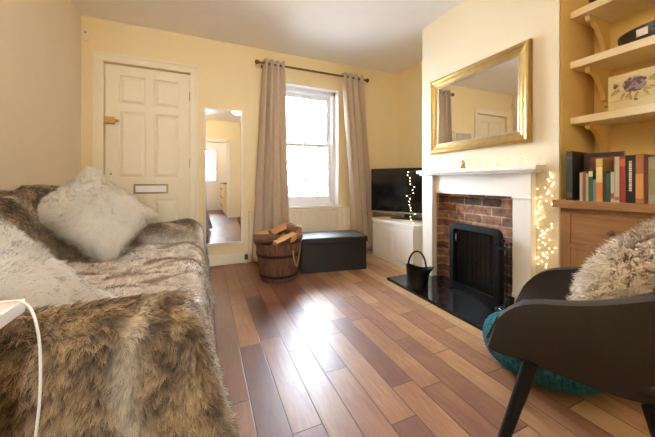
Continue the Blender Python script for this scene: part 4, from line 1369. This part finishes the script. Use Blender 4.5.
# ------------------------------------------------------------------ white side table and cable
st_ = thing('side_table', (-.55, .5, 0), 'small white side table at the left edge beside the near sofa arm', 'table')
o = st_.location.copy()
MB(o).box((-.80, .30, .665), (-.325, .742, .692), .003).build('table_top', M['tablewhite'], st_)
for x in (-.765, -.360):
    for y in (.335, .668):
        MB(o).box((x - .016, y - .016, 0), (x + .016, y + .016, .666), .003).build('leg', M['tablewhite'], st_)
cpts = [(-.50, .62, .6945), (-.40, .70, .6945), (-.345, .722, .696), (-.312, .715, .688), (-.292, .70, .655), (-.280, .685, .60), (-.276, .672, .52), (-.280, .662, .44), (-.290, .655, .34), (-.300, .652, .2), (-.302, .652, .06), (-.300, .67, .006), (-.35, .72, .005)]
def smooth_path(p, n=6):
    p = [Vector(q) for q in p]; out = []
    for i in range(len(p) - 1):
        a, b, c, d_ = p[max(i - 1, 0)], p[i], p[i + 1], p[min(i + 2, len(p) - 1)]
        for k in range(n):
            t = k / n
            out.append(.5 * ((2 * b) + (c - a) * t + (2 * a - 5 * b + 4 * c - d_) * t * t + (3 * b - a - 3 * c + d_) * t ** 3))
    out.append(p[-1]); return out
cab = MB().tube(smooth_path(cpts), .0023, 8).build('charging_cable', M['cable'], smooth=True)
tag(cab, 'thin white cable hanging from the white side table', 'cable')

# ------------------------------------------------------------------ tub chair, its cushion and the pouf
ch = thing('tub_chair', (1.045, .455, 0), 'charcoal velvet tub chair with dark splayed legs by the hearth', 'chair', rz=math.atan2(.93, -.359))
# local +x forward, +y is the near (camera) side
NSg, NTg = 61, 15
def rim(s):
    """s 0..1 from the near arm tip round the back to the far arm tip: plan point, top height"""
    Ls = .26; arc = PI * .245; tot = 2 * Ls + arc
    d_ = s * tot
    if d_ < Ls: x, y = .205 - d_, .226
    elif d_ > tot - Ls: x, y = .205 - (tot - d_), -.226
    else:
        a = (d_ - Ls) / .245
        x, y = -.055 - .25 * math.sin(a), .226 * math.cos(a)
    fwd = x
    top = .602 + .10 * float(sstep(.10, -.26, np.array(fwd)))
    e = min(d_, tot - d_)
    if e < .15: top = .44 + (top - .44) * math.sqrt(max(0., 1 - (1 - e / .15) ** 2))
    return x, y, top
P = np.zeros((NSg, NTg, 3))
for i in range(NSg):
    s0 = i / (NSg - 1)
    s0 = .5 - .5 * math.cos(PI * s0) * (1 - .0) if False else s0
    x, y, top = rim(s0)
    for j in range(NTg):
        t = j / (NTg - 1)
        sh = .66 + .34 * math.sin(t * PI / 2) ** .9
        zb = .395
        P[i, j] = ((x - .02) * sh + .02, y * sh, zb + (top - zb) * t)
g = MB().grid(P)
shell = g.build('shell', M['chair'], ch, smooth=True, auto=180)
md = shell.modifiers.new('thick', 'SOLIDIFY'); md.thickness = .042; md.offset = -1.
md = shell.modifiers.new('soft', 'BEVEL'); md.width = .017; md.segments = 4; md.limit_method = 'ANGLE'; md.angle_limit = R(50)
Pb = []
ring0 = [(P[i, 0][0], P[i, 0][1]) for i in range(0, NSg, 2)]
g = MB()
A_ = [g.bm.verts.new((p[0], p[1], .392)) for p in ring0]; B_ = [g.bm.verts.new((p[0] * 1.05, p[1] * 1.05, .43)) for p in ring0]
g.bm.faces.new(A_); g.bm.faces.new(B_[::-1])
for q in range(len(ring0)):
    g.bm.faces.new((A_[q], B_[q], B_[(q + 1) % len(ring0)], A_[(q + 1) % len(ring0)]))
g.build('seat_base', M['chair'], ch)
MB().box((-.19, -.165, .425), (.20, .165, .475), .022, 3).build('seat_pad', M['chair'], ch, smooth=True)
for sx_, sy_ in ((1, 1), (1, -1), (-1, 1), (-1, -1)):
    MB().tube([(sx_ * .215 , sy_ * .258, 0), (sx_ * .115, sy_ * .150, .40)], [.0115, .019], 12).build('leg', M['legdark'], ch, smooth=True)

V, Q, c_ = pillow_mesh(.165, .22, .10, (1.118, .338, .682), (.925, .372, 0), (.255, -.66, .71), bulge=.7)
fluffy('shaggy_cushion', 'beige curly shag cushion leaning in the tub chair', V, Q, c_, 52000, M['beigefur'], .024, .0030,
       [(.44, .32, .21), (.80, .66, .50), (.93, .82, .67)], jit=.9, grav=.2, clump=.013, curl=.004, lift=.8, seed=9, camt=.75, rnd=1.0)

pf = thing('knitted_pouf', (1.538, .850, 0), 'round teal knitted pouf on the floor behind the tub chair', 'pouf')
# rows of chunky stitches over a flattened ball
def pouf_pt(a, t):
    """t 0 bottom .. 1 top"""
    b_ = -PI / 2 + PI * t
    r = .248 * math.cos(b_) ** .72 if math.cos(b_) > 1e-6 else 0.
    z = .108 + .108 * math.copysign(abs(math.sin(b_)) ** .85, b_)
    return Vector((r * math.cos(a), r * math.sin(a), z))
g = MB()
prof = []
for i in range(25):
    p_ = pouf_pt(0, i / 24); prof.append((max(p_.x - .008, 0), max(p_.z, .004)))
g.lathe(prof, (0, 0, 0), 40)
for k in range(1, 22):
    t = k / 22
    n_s = max(10, int(2 * PI * pouf_pt(0, t).x / .040))
    for q in range(n_s):
        a = 2 * PI * (q + .5 * (k % 2)) / n_s
        for s_ in (-1, 1):
            p0 = pouf_pt(a - s_ * .42 * 2 * PI / n_s, max(0.02, t - .022)); p1 = pouf_pt(a, min(.98, t + .026))
            pm = pouf_pt(a - s_ * .24 * 2 * PI / n_s, t)
            o_ = pm.copy(); o_.z -= .105; o_ = o_.normalized() * .007
            for p_ in (p0, p1): p_.z = max(p_.z, .008)
            pm.z = max(pm.z, .012)
            g.tube([p0, pm + o_, p1], [.006, .0105, .006], 5)
g.build('knitted_cover', M['pouf'], pf, smooth=True, auto=180)

# ------------------------------------------------------------------ unseen fill lamps added to brighten the room and the kitchen
def lamp(x, y, zc, label, drop=.2, r=.11, gm_='fill_glass'):
    t_ = thing('fill_lamp', (x, y, HC - drop - 2 * r), label, 'lamp')
    o = t_.location.copy()
    MB(o).lathe([(0, HC - .03), (.05, HC - .028), (.055, HC - .001), (0, HC - .001)], (x, y, 0), 24).build('ceiling_rose', M['brass'], t_, smooth=True)
    MB(o).tube([(x, y, HC - .03), (x, y, HC - drop)], .006, 8).build('stem', M['brass'], t_)
    MB(o).ball((x, y, HC - drop - r), r, 24, 16).build('globe', M[gm_], t_, smooth=True)
    return t_
lamp(.50, 1.55, 0, 'added opal fill lamp over the middle of the room, above the picture', .20, .10)
lamp(-.25, .0, 0, 'added opal fill lamp over the back of the room, behind the viewer', .05, .10, 'fill_glass_low')
lamp(.2, -2.2, 0, 'added opal fill lamp in the kitchen beyond the doorway', .05, .10)

# ------------------------------------------------------------------ outside the window
struct(MB().box((-8, YW + .02, -.4), (12, 16, -.3)).build('ground_outside', M['lawn']))
def bush(label, c, rx, rz, n, seed):
    rb = np.random.default_rng(seed)
    d_ = unit(rb.normal(size=(n, 3)))
    rad = .55 + .5 * vnoise(d_ * 1.0, 3., seed)
    Pp = np.array(c) + d_ * rad[:, None] * np.array([rx, rx * .8, rz]) * (rb.random(n) ** .35)[:, None]
    Pp[:, 2] = np.maximum(Pp[:, 2], -.28)
    g = MB()
    for p_ in Pp:
        a = Vector(rb.normal(size=3)).normalized(); b_ = a.cross(Vector(rb.normal(size=3))).normalized()
        s_ = .07 * rb.uniform(.6, 1.4); p_ = Vector(p_)
        g.bm.faces.new([g.bm.verts.new(q) for q in (p_ - a * s_, p_ + b_ * s_ * .45, p_ + a * s_, p_ - b_ * s_ * .45)])
    t_ = thing('garden_shrub', (c[0], c[1], -.3), label, 'shrub')
    g.off = t_.location
    g.build('foliage', M['leaf'], t_)
    MB(t_.location).tube([(c[0], c[1], -.3), (c[0] + .05, c[1], c[2])], [.05, .02], 8).build('stem', M['bark'], t_)
bush('pale leafy shrub outside, right of the window centre bar', (2.6, 7.2, .9), 1.0, 1.3, 1500, 1)
bush('pale leafy shrub outside, left of the window centre bar', (1.7, 8.4, .9), .9, 1.2, 900, 2)

# ------------------------------------------------------------------ light
wd = bpy.data.worlds.new('overcast_sky'); sc.world = wd
wd.use_nodes = True
bg = wd.node_tree.nodes['Background']
bg.inputs['Color'].default_value = (.74, .86, 1., 1)
bg.inputs['Strength'].default_value = 28.

# ------------------------------------------------------------------ camera
cd = bpy.data.cameras.new('camera'); cam = bpy.data.objects.new('camera', cd); COL.objects.link(cam)
cam.location = (0, 0, .92)
cam.rotation_euler = (R(90), 0, R(-23.5))
cd.sensor_fit = 'HORIZONTAL'; cd.sensor_width = 36.
cd.lens = 280 / 655 * 36
cd.shift_y = -36.5 / 655
cd.clip_start = .02
sc.camera = cam

sc.view_settings.view_transform = 'Standard'
sc.view_settings.look = 'None'
sc.view_settings.gamma = 1.
sc.view_settings.exposure = 1.24
sc.view_settings.use_curve_mapping = False
sc.cycles.use_denoising = True
sc.cycles.max_bounces = 16
sc.cycles.diffuse_bounces = 12
sc.cycles.sample_clamp_indirect = 8.
